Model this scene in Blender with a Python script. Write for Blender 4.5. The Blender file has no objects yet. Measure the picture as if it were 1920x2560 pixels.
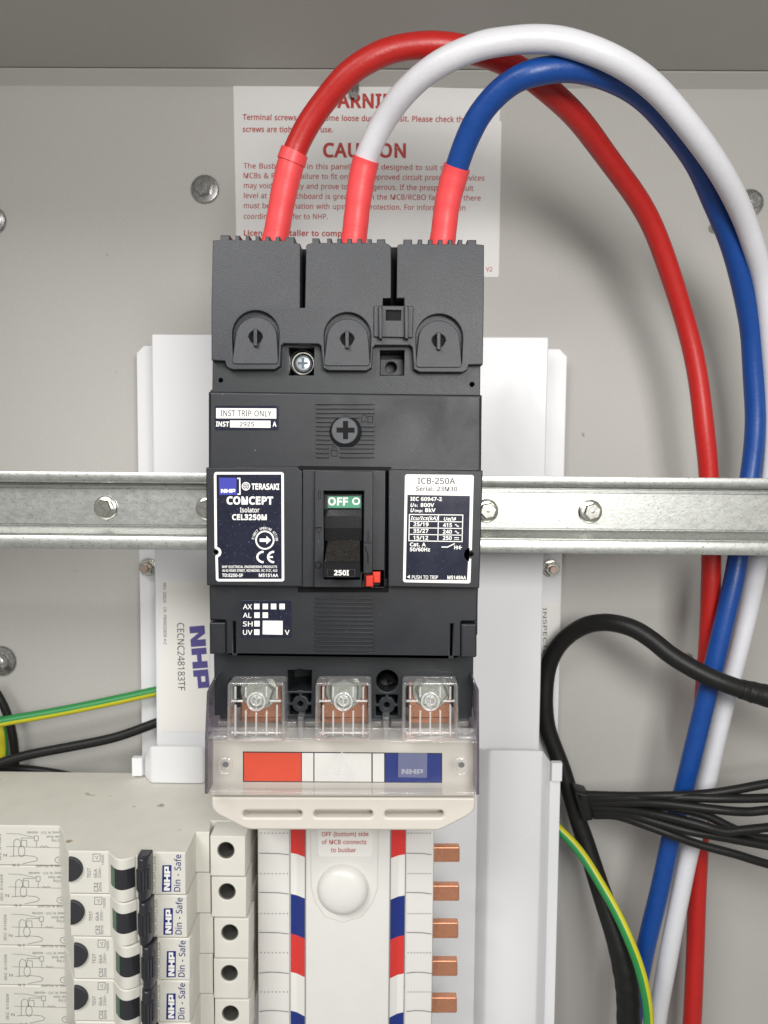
import bpy, bmesh, math, random
from mathutils import Vector, Matrix
random.seed(7)
S = bpy.context.scene
COL = S.collection
R = math.radians

# ------------------------------------------------------------------ camera, world, lamps, exposure
F = 1920.0                                     # focal length in photo pixels (photo is 1920 x 2560)
CAM_R = (Matrix.Rotation(R(0.45), 3, 'Z') @ Matrix.Rotation(R(90 - 4.0), 3, 'X') @ Matrix.Rotation(R(0.5), 3, 'Z'))
cd = bpy.data.cameras.new('camera'); cam = bpy.data.objects.new('camera', cd); COL.objects.link(cam)
cam.matrix_world = CAM_R.to_4x4()
cd.sensor_fit = 'HORIZONTAL'; cd.sensor_width = 36; cd.lens = 36
cd.clip_start = 0.01; cd.clip_end = 30
cd.dof.use_dof = True; cd.dof.focus_distance = 0.297; cd.dof.aperture_fstop = 26
S.camera = cam

W = bpy.data.worlds.new('World'); S.world = W; W.use_nodes = True
bg = W.node_tree.nodes['Background']
bg.inputs[0].default_value = (1.0, 0.98, 0.95, 1); bg.inputs[1].default_value = 0.27


def area(name, loc, target, sx, sy, watts, col):
    d = bpy.data.lights.new(name, 'AREA'); d.shape = 'RECTANGLE'; d.size = sx; d.size_y = sy
    d.energy = watts; d.color = col
    o = bpy.data.objects.new(name, d); COL.objects.link(o)
    o.location = loc
    o.rotation_euler = (Vector(target) - Vector(loc)).to_track_quat('-Z', 'Y').to_euler()
    return o


area('room_lamp', (0.15, -0.27, 0.13), (0.0, 0.42, 0.0), 0.24, 0.20, 3.2, (1.0, 0.985, 0.955))
area('ceiling_light', (-0.42, -0.42, 0.56), (0.0, 0.42, -0.08), 0.5, 0.36, 7.0, (1.0, 0.99, 0.975))

S.view_settings.view_transform = 'Standard'; S.view_settings.look = 'None'
S.view_settings.exposure = 0.10; S.view_settings.gamma = 1.0
try: S.view_settings.use_curve_mapping = False
except Exception: pass
S.cycles.max_bounces = 10; S.cycles.transparent_max_bounces = 24
S.cycles.caustics_reflective = False; S.cycles.caustics_refractive = False


# ------------------------------------------------------------------ helpers
def at(p, Y):
    """point (mm) seen at photo pixel p on the plane Y mm in front of the camera"""
    d = CAM_R @ Vector(((p[0] - 960) / F, (1280 - p[1]) / F, -1))
    return d * (Y / d.y)


def zoom(ox, oy, s):
    return lambda x, y: (ox + x / s, oy + y / s)


Z3 = zoom(480, 560, 2.07375); Z4 = zoom(480, 960, 2.07375); Z5 = zoom(480, 1460, 2.07375)
ZB = zoom(480, 2000, 3.1904); ZR = zoom(960, 1800, 2.9096); ZL = zoom(0, 1900, 3.1904)
L1 = zoom(510, 1160, 6.9136); L2 = zoom(990, 1160, 6.9136); TG = zoom(760, 1150, 6.704)
WN = zoom(560, 180, 2.3042); PL = zoom(0, 1360, 2.9625); WR = zoom(1400, 1960, 3.1904)
KR = zoom(1200, 1360, 2.3042); CP = zoom(520, 580, 4.3658); SH = zoom(520, 1640, 4.8794)


def lin(c):
    return tuple((v / 255 / 12.92) if v / 255 <= 0.04045 else ((v / 255 + 0.055) / 1.055) ** 2.4 for v in c)


MATS = {}


def mat(name, c, rough=0.5, metal=0.0, spec=0.5, bump=0.0, bscale=2500.0, var=0.0, vscale=300.0, coat=0.0, patch=None, speck=None, stretch=None):
    m = bpy.data.materials.new(name); m.use_nodes = True
    nt = m.node_tree; N = nt.nodes; K = nt.links; b = N['Principled BSDF']
    col = (*c, 1)
    b.inputs['Base Color'].default_value = col
    b.inputs['Roughness'].default_value = rough; b.inputs['Metallic'].default_value = metal
    b.inputs['Specular IOR Level'].default_value = spec
    if coat: b.inputs['Coat Weight'].default_value = coat; b.inputs['Coat Roughness'].default_value = 0.08
    tc = N.new('ShaderNodeTexCoord'); vec = tc.outputs['Object']
    if stretch:
        mp = N.new('ShaderNodeMapping'); mp.inputs['Scale'].default_value = stretch
        K.new(vec, mp.inputs['Vector']); vec = mp.outputs['Vector']
    last = None
    if var:
        n = N.new('ShaderNodeTexNoise'); n.inputs['Scale'].default_value = vscale; n.inputs['Detail'].default_value = 6
        n.inputs['Roughness'].default_value = 0.65
        K.new(vec, n.inputs['Vector'])
        r = N.new('ShaderNodeMapRange'); r.inputs[1].default_value = 0.25; r.inputs[2].default_value = 0.75
        r.inputs[3].default_value = 1 - var; r.inputs[4].default_value = 1 + var
        K.new(n.outputs['Fac'], r.inputs[0])
        mx = N.new('ShaderNodeMix'); mx.data_type = 'RGBA'; mx.blend_type = 'MULTIPLY'; mx.inputs[0].default_value = 1
        mx.inputs[6].default_value = col; K.new(r.outputs[0], mx.inputs[7])
        last = mx.outputs[2]; K.new(last, b.inputs['Base Color'])
        rr = N.new('ShaderNodeMapRange'); rr.inputs[3].default_value = max(0.02, rough - 0.08); rr.inputs[4].default_value = min(1, rough + 0.08)
        K.new(n.outputs['Fac'], rr.inputs[0]); K.new(rr.outputs[0], b.inputs['Roughness'])
    if patch:                                   # (scale, amount): smudges left by handling
        n = N.new('ShaderNodeTexNoise'); n.inputs['Scale'].default_value = patch[0]; n.inputs['Detail'].default_value = 5; n.inputs['Distortion'].default_value = 0.6
        K.new(tc.outputs['Object'], n.inputs['Vector'])
        r = N.new('ShaderNodeMapRange'); r.inputs[1].default_value = 0.35; r.inputs[2].default_value = 0.7; r.inputs[3].default_value = 1.0 + patch[1]; r.inputs[4].default_value = 1.0 - patch[1]
        K.new(n.outputs['Fac'], r.inputs[0])
        mx = N.new('ShaderNodeMix'); mx.data_type = 'RGBA'; mx.blend_type = 'MULTIPLY'; mx.inputs[0].default_value = 1
        if last: K.new(last, mx.inputs[6])
        else: mx.inputs[6].default_value = col
        K.new(r.outputs[0], mx.inputs[7]); last = mx.outputs[2]; K.new(last, b.inputs['Base Color'])
        if not var:
            rr = N.new('ShaderNodeMapRange'); rr.inputs[1].default_value = 0.3; rr.inputs[2].default_value = 0.7; rr.inputs[3].default_value = max(0.05, rough - 0.1); rr.inputs[4].default_value = rough + 0.12
            K.new(n.outputs['Fac'], rr.inputs[0]); K.new(rr.outputs[0], b.inputs['Roughness'])
    if speck:                                   # (scale, threshold, colour): little flecks of dirt or texture, painted glints on the handle grip
        v = N.new('ShaderNodeTexNoise'); v.inputs['Scale'].default_value = speck[0]; v.inputs['Detail'].default_value = 2
        K.new(vec, v.inputs['Vector'])
        r = N.new('ShaderNodeMapRange'); r.inputs[1].default_value = speck[1]; r.inputs[2].default_value = speck[1] + 0.06
        K.new(v.outputs['Fac'], r.inputs[0])
        mx = N.new('ShaderNodeMix'); mx.data_type = 'RGBA'
        if last: K.new(last, mx.inputs[6])
        else: mx.inputs[6].default_value = col
        mx.inputs[7].default_value = (*speck[2], 1); K.new(r.outputs[0], mx.inputs[0]); K.new(mx.outputs[2], b.inputs['Base Color'])
    if bump:
        n = N.new('ShaderNodeTexNoise'); n.inputs['Scale'].default_value = bscale; n.inputs['Detail'].default_value = 3
        K.new(vec, n.inputs['Vector'])
        bp = N.new('ShaderNodeBump'); bp.inputs['Strength'].default_value = bump; bp.inputs['Distance'].default_value = 0.0004
        K.new(n.outputs['Fac'], bp.inputs['Height']); K.new(bp.outputs['Normal'], b.inputs['Normal'])
    MATS[name] = m
    return m


def clear(name, tint, rough=0.06, ior=1.5, haze=0.0):
    m = bpy.data.materials.new(name); m.use_nodes = True
    nt = m.node_tree; N = nt.nodes; K = nt.links; N.remove(N['Principled BSDF'])
    t = N.new('ShaderNodeBsdfTransparent'); t.inputs[0].default_value = (*tint, 1)
    g = N.new('ShaderNodeBsdfGlossy'); g.inputs['Roughness'].default_value = rough; g.inputs[0].default_value = (1, 1, 1, 1)
    lw = N.new('ShaderNodeLayerWeight'); lw.inputs[0].default_value = 0.5
    pw = N.new('ShaderNodeMath'); pw.operation = 'POWER'; pw.inputs[1].default_value = 4.0; K.new(lw.outputs['Facing'], pw.inputs[0])
    f = N.new('ShaderNodeMath'); f.operation = 'MULTIPLY_ADD'; f.inputs[1].default_value = 0.75; f.inputs[2].default_value = (ior - 1) ** 2 / (ior + 1) ** 2 * 0.8; K.new(pw.outputs[0], f.inputs[0])
    mx = N.new('ShaderNodeMixShader'); K.new(f.outputs[0], mx.inputs[0]); K.new(t.outputs[0], mx.inputs[1]); K.new(g.outputs[0], mx.inputs[2])
    out = mx.outputs[0]
    if haze:
        d = N.new('ShaderNodeBsdfDiffuse'); d.inputs[0].default_value = (0.9, 0.9, 0.9, 1)
        m2 = N.new('ShaderNodeMixShader'); m2.inputs[0].default_value = haze
        K.new(out, m2.inputs[1]); K.new(d.outputs[0], m2.inputs[2]); out = m2.outputs[0]
    K.new(out, N['Material Output'].inputs[0])
    MATS[name] = m
    return m


class MB:
    """collects geometry in millimetres"""
    def __init__(s): s.v = []; s.f = []; s.mi = []

    def add(s, vs, fs, mi=0):
        o = len(s.v); s.v += [Vector(v) for v in vs]; s.f += [tuple(i + o for i in f) for f in fs]
        s.mi += [mi] * len(fs) if isinstance(mi, int) else list(mi)
        return s

    def quad(s, a, b, c, d, mi=0): return s.add([a, b, c, d], [(0, 1, 2, 3)], mi)

    def box(s, x0, x1, y0, y1, z0, z1, mi=0):
        vs = [(x, y, z) for x in (x0, x1) for y in (y0, y1) for z in (z0, z1)]
        return s.add(vs, [(0, 1, 3, 2), (4, 6, 7, 5), (0, 4, 5, 1), (2, 3, 7, 6), (0, 2, 6, 4), (1, 5, 7, 3)], mi)


def area2(p):
    return sum(p[i][0] * p[(i + 1) % len(p)][1] - p[(i + 1) % len(p)][0] * p[i][1] for i in range(len(p))) / 2


def mesh_of(ob):
    me = ob.to_mesh()
    vs = [v.co.copy() for v in me.vertices]; fs = [tuple(p.vertices) for p in me.polygons]
    ob.to_mesh_clear()
    return vs, fs


def flat_plate(loops, t0, t1, bevel=0.3, res=1):
    """loops of (u,v) mm, first outer, rest holes -> verts (u, v, depth t0 front .. t1 back)"""
    cu = bpy.data.curves.new('tmp', 'CURVE'); cu.dimensions = '2D'; cu.fill_mode = 'BOTH'
    for k, l in enumerate(loops):
        l = list(l)
        if (area2(l) > 0) != (k == 0): l.reverse()
        sp = cu.splines.new('POLY'); sp.points.add(len(l) - 1); sp.use_cyclic_u = True
        for p, q in zip(sp.points, l): p.co = (q[0], q[1], 0, 1)
    th = abs(t1 - t0); bevel = min(bevel, th * 0.45)
    cu.extrude = th / 2 - bevel; cu.bevel_depth = bevel; cu.bevel_resolution = res
    cu.offset = -bevel
    ob = bpy.data.objects.new('tmp', cu)
    vs, fs = mesh_of(ob)
    bpy.data.objects.remove(ob); bpy.data.curves.remove(cu)
    mid = (t0 + t1) / 2
    return vs, fs, mid


def plate(mb, outer, yf, yb, holes=(), bevel=0.3, res=1, mi=0, bend=None):
    loops = [[(P.x, P.z) for P in (at(p, yf) for p in l)] for l in [outer, *holes]]
    vs, fs, mid = flat_plate(loops, yf, yb, bevel, res)
    vs = [Vector((v.x, mid - v.z, v.y)) for v in vs]
    if bend:
        vs, fs = bend(vs, fs)
    mb.add(vs, fs, mi)
    return mb


def rrect(x0, y0, x1, y1, r=4, n=4):
    pts = []
    for cx, cy, a in ((x1 - r, y0 + r, -90), (x1 - r, y1 - r, 0), (x0 + r, y1 - r, 90), (x0 + r, y0 + r, 180)):
        for k in range(n + 1):
            t = R(a + 90 * k / n); pts.append((cx + r * math.cos(t), cy + r * math.sin(t)))
    return pts


def rpoly(pts, r=4, n=3):
    out = []; m = len(pts)
    for i in range(m):
        a, b, c = Vector(pts[i - 1]), Vector(pts[i]), Vector(pts[(i + 1) % m])
        d1 = min(r, (a - b).length * 0.45); d2 = min(r, (c - b).length * 0.45)
        p, q = b + (a - b).normalized() * d1, b + (c - b).normalized() * d2
        for k in range(n + 1):
            t = k / n
            out.append(tuple(p * (1 - t) ** 2 + b * 2 * t * (1 - t) + q * t * t))
    return out


def zmap(Z, pts): return [Z(*p) for p in pts]
def circ(cx, cy, r, n=28, a0=0.0, a1=360.0, ry=None):
    full = abs(a1 - a0) >= 360
    return [(cx + r * math.cos(R(a0 + (a1 - a0) * k / (n if full else n - 1))), cy + (ry or r) * math.sin(R(a0 + (a1 - a0) * k / (n if full else n - 1)))) for k in range(n)]


def fill(mb, pts, Y, mi=0):
    vs = [at(p, Y) for p in pts]
    if area2([(v.x, v.z) for v in vs]) < 0: vs.reverse()
    return mb.add(vs, [tuple(range(len(vs)))], mi)


def ribbon(mb, pts, w, Y, closed=False, mi=0):
    n = len(pts); L = []; Rr = []
    P = [Vector(p) for p in pts]
    for i in range(n):
        a = P[i - 1] if (i or closed) else None
        c = P[(i + 1) % n] if (i < n - 1 or closed) else None
        d1 = (P[i] - a).normalized() if a is not None else (c - P[i]).normalized()
        d2 = (c - P[i]).normalized() if c is not None else d1
        t = (d1 + d2); t = t.normalized() if t.length > 1e-6 else d1
        nrm = Vector((-t.y, t.x)); k = min(1 / max(0.35, abs(nrm.dot(Vector((-d1.y, d1.x))))), 2.2)
        L.append(P[i] + nrm * w / 2 * k); Rr.append(P[i] - nrm * w / 2 * k)
    fs = [(i, (i + 1) % n, n + (i + 1) % n, n + i) for i in range(n if closed else n - 1)]
    return mb.add([at(p, Y) for p in L] + [at(p, Y) for p in Rr], fs, mi)


GLYPH = {}
# outlines of a plain sans-serif alphabet, two characters per number
FONTDATA = r"""
&3]2G3[2Q3Z2Y3X2`3S2e3M2i3F2j3<2h312b2g2X2_2M2W342238283<2@3?2H3B2R3T2R3P2E3L2:3F1o3?1f3\1J3D1J331[2m1V2f1Q2^1M2V1J2L1I2B1H251I1j1M1a1R1Z1Z1V1d1U1o1V291X2A1]2H1c2N1k2T232Y1o2^1k2c1h2i1e2o1c351b3<1c3E1f3M1l3S233X2<3Z 2>2N272J222F1m2A1j2<1h271g201i1f1n1^271Y2B1X2N1Y2X1\2a1`2h1f 2F3M2?3L293I253C233<2435272o2<2i2B2a2L2h2S2n2W352X3<2W3C2S3H2N3L
(2F1R2A1R2L1S2V1U2a1X2k1[351_3?1d3H1i3Q1o3Y2@3Y283L203>1k301g2`1e2Q1d2A1d271e1m1g1b1j1X1m1O201E251<2:132@0j1o0j1i121d1;1_1D1[1N1X1W1U1a1S1l1R26
)2F2>2A2>262=1l2;1a291W251N211D1m1;1g121a0j1P0j1V131[1<1`1E1c1O1g1X1i1b1k1m1l271l2A1l2L1k2V1i2`1g2k1c351`3>1[3H1V3Q1P3Y1a3Y1g3Q1m3H213?2535292k2;2a2=2V2>2L
,2@201_1n1X1l1P1i1H1f1?1b181_101R101T181V1@1X1I1Z1R1[1Z1\1a1o1a
-2K1R281R2H2C2H2C28
.2@1X1U1Y1[1\1_1`1b1e1b1j1b1n1_201[211U201O1n1J1j1H1e1G1`1H1\1J1Y1O
/2U2S3Y1]1J1L1J2A3Y
03=332R332G322<30232m1f2h1\2a1S2Y1M2O1I2C1H241J1i1Q1_1\1Y1j1V261T2C1T2R1T2a1V2n1Y391_3H1h3S243Y2C3[2R3Y2^3S2g3H2n39312n322a 1e2R1f2E1g2;1h211l1f221^291Y2C1W2M1Y2T1]2Z1f2^212`2:2a2E2a2R2a2^2`2i2^322Z3>2T3F2M3K2C3L293K223F1l3>1h321g2i1f2^
13=2Q1J2@1J2@2n2@332@382@3<2@3?2A3G2>3D2;3A243<1e2o1\3;2C3Y2Q3Y
23=321J1T1J1T1Y292?2C2I2K2R2R2Z2W2b2Y2k2Z342Y3>2S3F2K3K2A3L273K1o3I1g3D1_3>1U3J1[3O1b3S1i3V203Y283[2A3[2N3Z2X3W2a3Q2g3I2k3@2l352k2j2h2`2b2V2[2M2R2C2H281j1[1j1Z321Z
33=2m382l2o2i2g2e2a2_2\2X2X2O2U2^2Q2i2J2o2@3123301g2k1]2d1T2Y1M2Q1J2F1I2:1H1o1H1e1J1\1L1S1P1S1`1\1\1f1Y211W2;1W2K1Y2V1^2]1g2_232^2;2Z2B2T2F2L2J2B2L272L1i2L1i2[272[2B2\2K2_2R2c2W2h2Z2o2[362Y3@2T3G2L3K2A3L293L233K1m3I1g3G1b3D1]3@1T3L1\3R1g3W233Z2A3[2N3Z2Y3W2b3Q2j3F
43=391j2d1j2d1J2S1J2S1j1N1j1N2:2R3Z2d3Z2d2:392: 2S2g2S2l2S312S352S392S3=2S3@2T3D2T3G2S3G2Q3C2O3?2M3;2J371_2:2S2:
53=2A2b2O2a2[2]2d2W2k2N302D3128301j2k1^2c1U2X1N2K1I2<1H211H1g1J1^1L1W1P1W1`1_1]1h1Z221X2<1W2F1X2N1Z2V1_2[1e2^1l2_262]2B2W2K2K2Q2;2S252S1n2R1h2Q1c2P1Z2V1_3Y2g3Y2g3I1n3I1k2`1o2`242a2:2b
63=1U2G1U2S1W2`1Y2k1]361b3@1h3I213Q2;3V2H3Z2W3[2[3[2`3[2e3Z2h3Y2h3J2d3K2`3L2\3M2W3M2J3L2@3H283C213;1m331j2i1h2^1g2S1h2S1k2W1o2[252_2;2a2B2c2J2d2U2b2`2_2h2X2n2P322E3328321j2n1^2g1U2^1N2S1I2F1H2<1I231L1j1Q1c1W1]1`1Y1k1V28 2F1W2Q1Y2Z1_2`1i2b282`2D2[2N2R2T2F2V2=2U262R1o2M1k2H1h2B1g2<1g251i1n1k1h1o1c231^281Z2>1X
73=1e1J2`3I1S3I1S3Y333Y333L291J
83=2C3[2O3Z2Y3W2b3R2i3L2m3C2n392m312j2j2f2d2`2_2Z2Z2S2V2[2Q2c2L2i2G2n2@3228331o311d2m1Z2f1S2\1M2Q1I2D1H251I1j1M1`1R1Y1Z1U1c1T1n1U281X2@1]2F1c2L1j2Q212U1k2Y1e2^1`2c1\2j1Y311X391Z3C1^3L1e3R1m3W283Z 1e1n1g1e1l1]261X2C1V2P1X2Z1]2_1e2a1o2`252^2;2Y2@2S2E2L2I2C2L2@2N282J212E1l2A1h2;1f25 2C3M293L213H1k3A1j381k311m2l212g272c2=2`2D2]2K2`2P2c2U2g2Y2l2\322]382[3A2V3H2M3L
93=322\322P312D2n282k1m2f1c2_1Z2W1R2L1M2@1I201H1l1H1g1H1b1I1^1J1^1Y1b1X1g1W1l1W201V2=1X2G1[2O1`2V1h2Z202^2:2`2E2`2P2_2P2\2L2X2H2R2D2L2B2E2@2=2@222A1h2E1_2K1Y2S1U2^1T2k1U391Z3E1a3N1j3U253Z2B3[2L3Z2U3W2]3R2d3L2j3C2o38312k 2B3L263J1m3D1g3:1e2k1g2_1l2U252O2A2M2J2N2R2Q2X2V2\2[2_2a2`2h2`2n2_352\3;2Y3@2T3E2O3I2I3L
:2@1X1U1Y1[1\1_1`1b1e1b1j1b1n1_201[211U201O1n1J1j1H1e1G1`1H1\1J1Y1O 1X2k1Y311\351`381e381j381n352031212k202d1n2`1j2^1e2]1`2^1\2`1Y2d
A3J371J2f261m261\1J1J1J2B3Z2R3Z3J1J 2Q322P342O372M3<2L3@2K3D2J3G2H3?2G3;2E372D32232F2a2F
B3L2F3Y2W3X2d3V2o3Q373K3;3A3=363<2n3:2g362a302\2j2X2a2V2a2U2j2S322P382K3=2E3@2=3A233@1g3;1]341U2j1O2^1K2P1J1]1J1]3Y 2J2\2Y2^2c2b2h2i2j342h3>2b3E2W3H2G3J1o3J1o2\ 1o2M1o1Y2L1Y2\1[2g1a2l1i2n242m2;2k2A2g2F2`2J2W2L2K2M
C3I2[3K2P3J2F3G2>3C273<21341m2j1j2^1i2R1j2F1l2<1o23261g2?1_2L1Z2[1X2d1X2l1Y351[3=1]3=1N351K2l1I2c1H2X1H2J1I2>1L231Q1k1X1c1`1^1k1Y261W2C1V2R1W2\1X2f1[2o1`3<1h3G223O2>3V2K3Z2[3[2f3[303Y3:3V3B3S3;3C343F2m3I2d3K
D3\3P2S3O2D3L263G1k3@1a381Y2n1R2b1N2T1K2E1J1]1J1]3Y2J3Y2W3X2d3V2o3Q393K3A3C3H3:3L2n3O2b 3=2R3<2^3:2i37322o3<2d3D2W3H2G3J1o3J1o1Y2C1Y2U1[2c1`2o1h37233;2A
E392m1J1]1J1]3Y2m3Y2m3I1o3I1o2]2j2]2j2M1o2M1o1Z2m1Z
F321o1J1]1J1]3Y2m3Y2m3I1o3I1o2W2j2W2j2G1o2G
G3\2\2V3M2V3M1O3A1L361J2i1H2[1H2M1I2@1L251Q1l1X1d1`1^1j1Z261W2C1V2R1W2`1Z2m1_381f3C1n3K283R2D3W2R3Z2`3[2l3[373Y3B3V3K3S3D3C3<3F333I2i3K2_3K2U3K2K3H2B3D273<1o301l2g1j2]1i2R1j2G1l2=1o23261h2@1_2I1[2S1X2_1X2h1X2o1Y351Z3;1[3;2F2\2F
H3_3K1J391J392M1o2M1o1J1]1J1]3Y1o3Y1o2]392]393Y3K3Y
I2N2F1J1R1J1R1T1c1X1c3K1R3O1R3Y2F3Y2F3O253K251X2F1T
J2A1I0d1E0d1A0e1=0e1:0g1:161>151A141E141I141N141R161V191Z1=1\1C1\1K1\3Y1n3Y1n1L1m1@1j151d0n1]0h1T0e
K3F3F1J311J2>2N1o2B1o1J1]1J1]3Y1o3Y1o2S262Y2<2`2H2n2o3Y3D3Y2K2[
L331]1J1]3Y1o3Y1o1Z2n1Z2n1J
M4@2]1J1m3H1m3C1m3=1n371n301n2h1n2a1n1J1]1J1]3Y283Y2d1d2e1d3R3Y3l3Y3l1J3[1J3[2b3[2i3[303[373[3=3\3C3\3G3[3G2k1J
N3b3O1J3:1J1m3A1l3A1m3<1m361n2i1n2a1n2Z1n1J1]1J1]3Y223Y3?1c3?1l3>2:3>2B3>2H3>3Y3O3Y
O3g3Z2R3Z2G3X2=3V243Q1g3J1\3@1T351M2h1I2X1H2I1I2;1M201T1f1\1_1g1Z241X2=1W2G1V2R1W2`1Y2m1]381c3C1j3K233R2>3W2J3Z2Y3[2f3Z323W3=3R3F3K3M3C3S393W2m3Z2` 1i2R1j2F1l2<1n23251g2>1_2J1Y2X1X2g1Y331_3<1g3B233E2<3G2F3G2R3F2c3B313<3<333E2g3J2Y3L2J3J2>3E253<1n311l2h1j2]
P3C2C3Y2T3X2b3T2l3N333F383;392o382f362^322V2m2P2e2J2[2E2O2C2@2B1o2B1o1J1]1J1]3Y 2B3J1o3J1o2Q2>2Q2J2R2U2T2\2X2b2]2e2e2f2n2d3:2^3C2R3H
Q3g3Z2R3Z2G3X2<3V223P1e3H1Z3=1R311L3S0h390h2]1H2\1H2[1H2Z1H2X1H2I1I2;1M201T1f1\1_1g1Z241X2=1W2G1V2R1W2`1Y2m1]381c3C1j3K233R2>3W2J3Z2Y3[2f3Z323W3=3R3F3K3M3C3S393W2m3Z2` 1i2R1j2F1l2<1n23251g2>1_2J1Y2X1X2g1Y331_3<1g3B233E2<3G2F3G2R3F2c3B313<3<333E2g3J2Y3L2J3J2>3E253<1n311l2h1j2]
R3G2E3Y2U3X2b3U2l3O333G383=3930382f352]302W2j2Q2c2M2\2J3D1J2o1J2L2E1o2E1o1J1]1J1]3Y 2D3J1o3J1o2T2E2T2T2V2^2[2d2d2f302e382c3?2^3D2W3G2O3I
S382o202m1d2h1[2a1S2W1M2J1I2<1H241H1l1I1e1J1_1K1Y1M1T1O1T1`1\1]1f1Z211X2<1X2F1X2N1Z2T1^2Y1b2\1h2]1o2\252Z2;2V2?2O2C2G2H2;2L222P1k2S1d2X1_2\1[2b1X2h1W2o1V371W3A1\3J1c3Q1l3W273Z2D3[2O3[2Y3Y2c3V2k3S2f3D2^3G2U3I2M3K2C3K2;3K243I1o3F1k3A1i3<1h361i301k2j1o2f252b2=2^2H2Z2S2U2]2P2e2J2j2C2n2;
T392K1J291J293I1L3I1L3Y373Y373I2K3I
U3]3J2=3I1n3D1b3=1W321O2i1K2_1I2S1H2B1J251N1j1W1b1a1^1n1\2=1\3Y1n3Y1n2<201m271a2C1Z2T1X2_1Y2i1\301b351i3822382=383Y3J3Y
V3B3B3Y2O1J2=1J1J3Y1]3Y2=2=2?282A222B1m2D1h2E1c2F1^2G1c2H1h2J1m2K222M282O2>2o3Y
W4D4B3Y3\1J3J1J2n2h2k302j352i392g3@2g3B2f3D2f3@2e3=2d392b302a2l2`2g2E1J221J1L3Y1_3Y262B272=28292:202:1l2;1g2<1`2>1h2>1l2?212@252B2:2D2C2]3Y303Y3J2B3K2=3M293N243O203P1k3Q1g3R1`3S1e3T1j3U203V263W2<3Y2B3o3Y
X3?3?1J2j1J2D2H1^1J1K1J2:2U1N3Y1b3Y2E2a2h3Y3;3Y2O2U
Y3;2C2S2h3Y3;3Y2L2B2L1J2:1J2:2A1J3Y1^3Y
Z3=351J1R1J1R1X2]3I1T3I1T3Y333Y333L1g1Z351Z
a3:2D372P362Y332a2o2h2c2j2S2j1J2]1J2Z1Y2Y1Y2U1T2P1P2J1L2D1J2=1H251H1l1I1d1K1]1P1X1V1T1^1S1h1V261`2A1j2F272I2G2J2Y2K2Y2Q2X2]2S2d2L2h2C2i2;2h232g1k2d1d2a1_2n1g3220352:37 2I2>282<1m281g211e1h1g1`1k1Z211W291V2F1X2P1^2W1g2Y252Y2?
b3E1m3=1m371l311l2k1l2g1m2g222m29332B362N372Z362e312n2i352_392Q3:2@3:24381j351a2n1V2e1N2Z1J2N1H2B1I291M221R1m1X1k1X1h1J1[1J1[3b1m3b 2K2i2A2h292d232_1o2W1m2M1m2@1m23201i231a2<1Y2K1W2X1Y2a1a2e1i2g242h2@2g2L2e2V2a2^2X2f
c2j2F1H291I1m1N1c1U1[1`1X1i1V231U2?1V2L1X2V1\2_1c2j1n322:362G372O372W362^342d322^2c2Y2e2S2f2M2h2G2h2=2g252c1o2^1k2V1h2L1g2?1h231k1i1o1b251\2=1X2F1W2N1X2U1Y2\1[2b1]2b1N2\1K2V1I2O1H
d3E2A1H251J1j1N1a1V1Z1a1V1o1U2@1V2P1Z2^1a2i1j3125362A372I372P352V332[302_2l2c2h2d2h2c2o2c342c372c3b343b341J2f1J2c1X2_1T2[1P2V1M2P1J2I1I 2D1W2R1Y2\1`2a1l2c2<2c2?2b2L2`2V2\2^2S2f2D2i272f1n2^1j2U1h2K1g2?1h231j1i1n1a271Y
e3;2E372Q362\312e2j2l2a302U312G312<1g2<1j1l211a2;1Y2J1W2S1X2\1Y2d1[2l1^2l1O2d1L2\1J2S1H2I1H2:1J1n1N1c1V1\1a1X1j1V241U2?1V2J1X2T1[2]1b2h1l312736 2D2i292g202a1k2W1h2J2^2J2^2S2\2Z2X2`2S2e2M2h
f2O2M2h212h211J1`1J1`2h1M2h1M301`361`3<1a3I1d3S1i3Z203_293b2C3c2I3c2N3b2S3a2X3`2S3R2P3S2L3T2G3U2C3U2;3S263O233G213<21352M35
g3E2A372K362T332\2n2c2g2d2g2f353435341H331:2o0o2h0f2_0_2S0[2D0Z290Z1o0\1f0^1]0a1]111f0m1o0k2:0i2E0i2Q0k2[112a1:2c1G2c1K2c1N2c1R2c1V2c1X2\1Q2U1L2L1I2A1H241J1j1N1a1W1Z1b1V1o1U2@1V2O1Z2]1a2h1j312436 2D2i2;2g242d1o2^1k2V1h2L1g2?1h231k1i1o1a281Y2D1V2L1W2R1Y2W1[2\1_2_1d2a1k2c222c2;2c2@2b2M2`2W2[2_2U2d2M2h
h3F1m361m321l2n1l2j1l2g1m2g212l26302;332A352H372N372Z362d332l2n312f352\362P361J2d1J2d2O2c2Z2^2b2W2g2L2i2A2g292d232_202W1m2M1m2B1m1J1[1J1[3b1m3b
i2>1m351m1J1[1J1[35 1d3^1h3]1k3[1n3X1n3S1n3N1k3J1h3H1d3G1`3H1]3J1Z3N1Z3S1Z3X1]3[1`3]
j2>1N0Z1J0Z1F0[1B0[1?0\1?0k1B0j1E0i1I0i1L0i1R0i1W0l1Z111[191[351m351m1:1l111i0i1e0b1`0^1X0[ 1Z3S1Z3X1]3[1`3]1d3^1h3]1k3[1n3X1n3S1n3N1k3J1h3H1d3G1`3H1]3J1Z3N
k351l2S1l2O1l2J1l2A1n2C202F252L272O292Q2\3530352E2H331J2^1J292<1l211l1J1[1J1[3b1l3b
l2>1m1J1[1J1[3b1m3b
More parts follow.
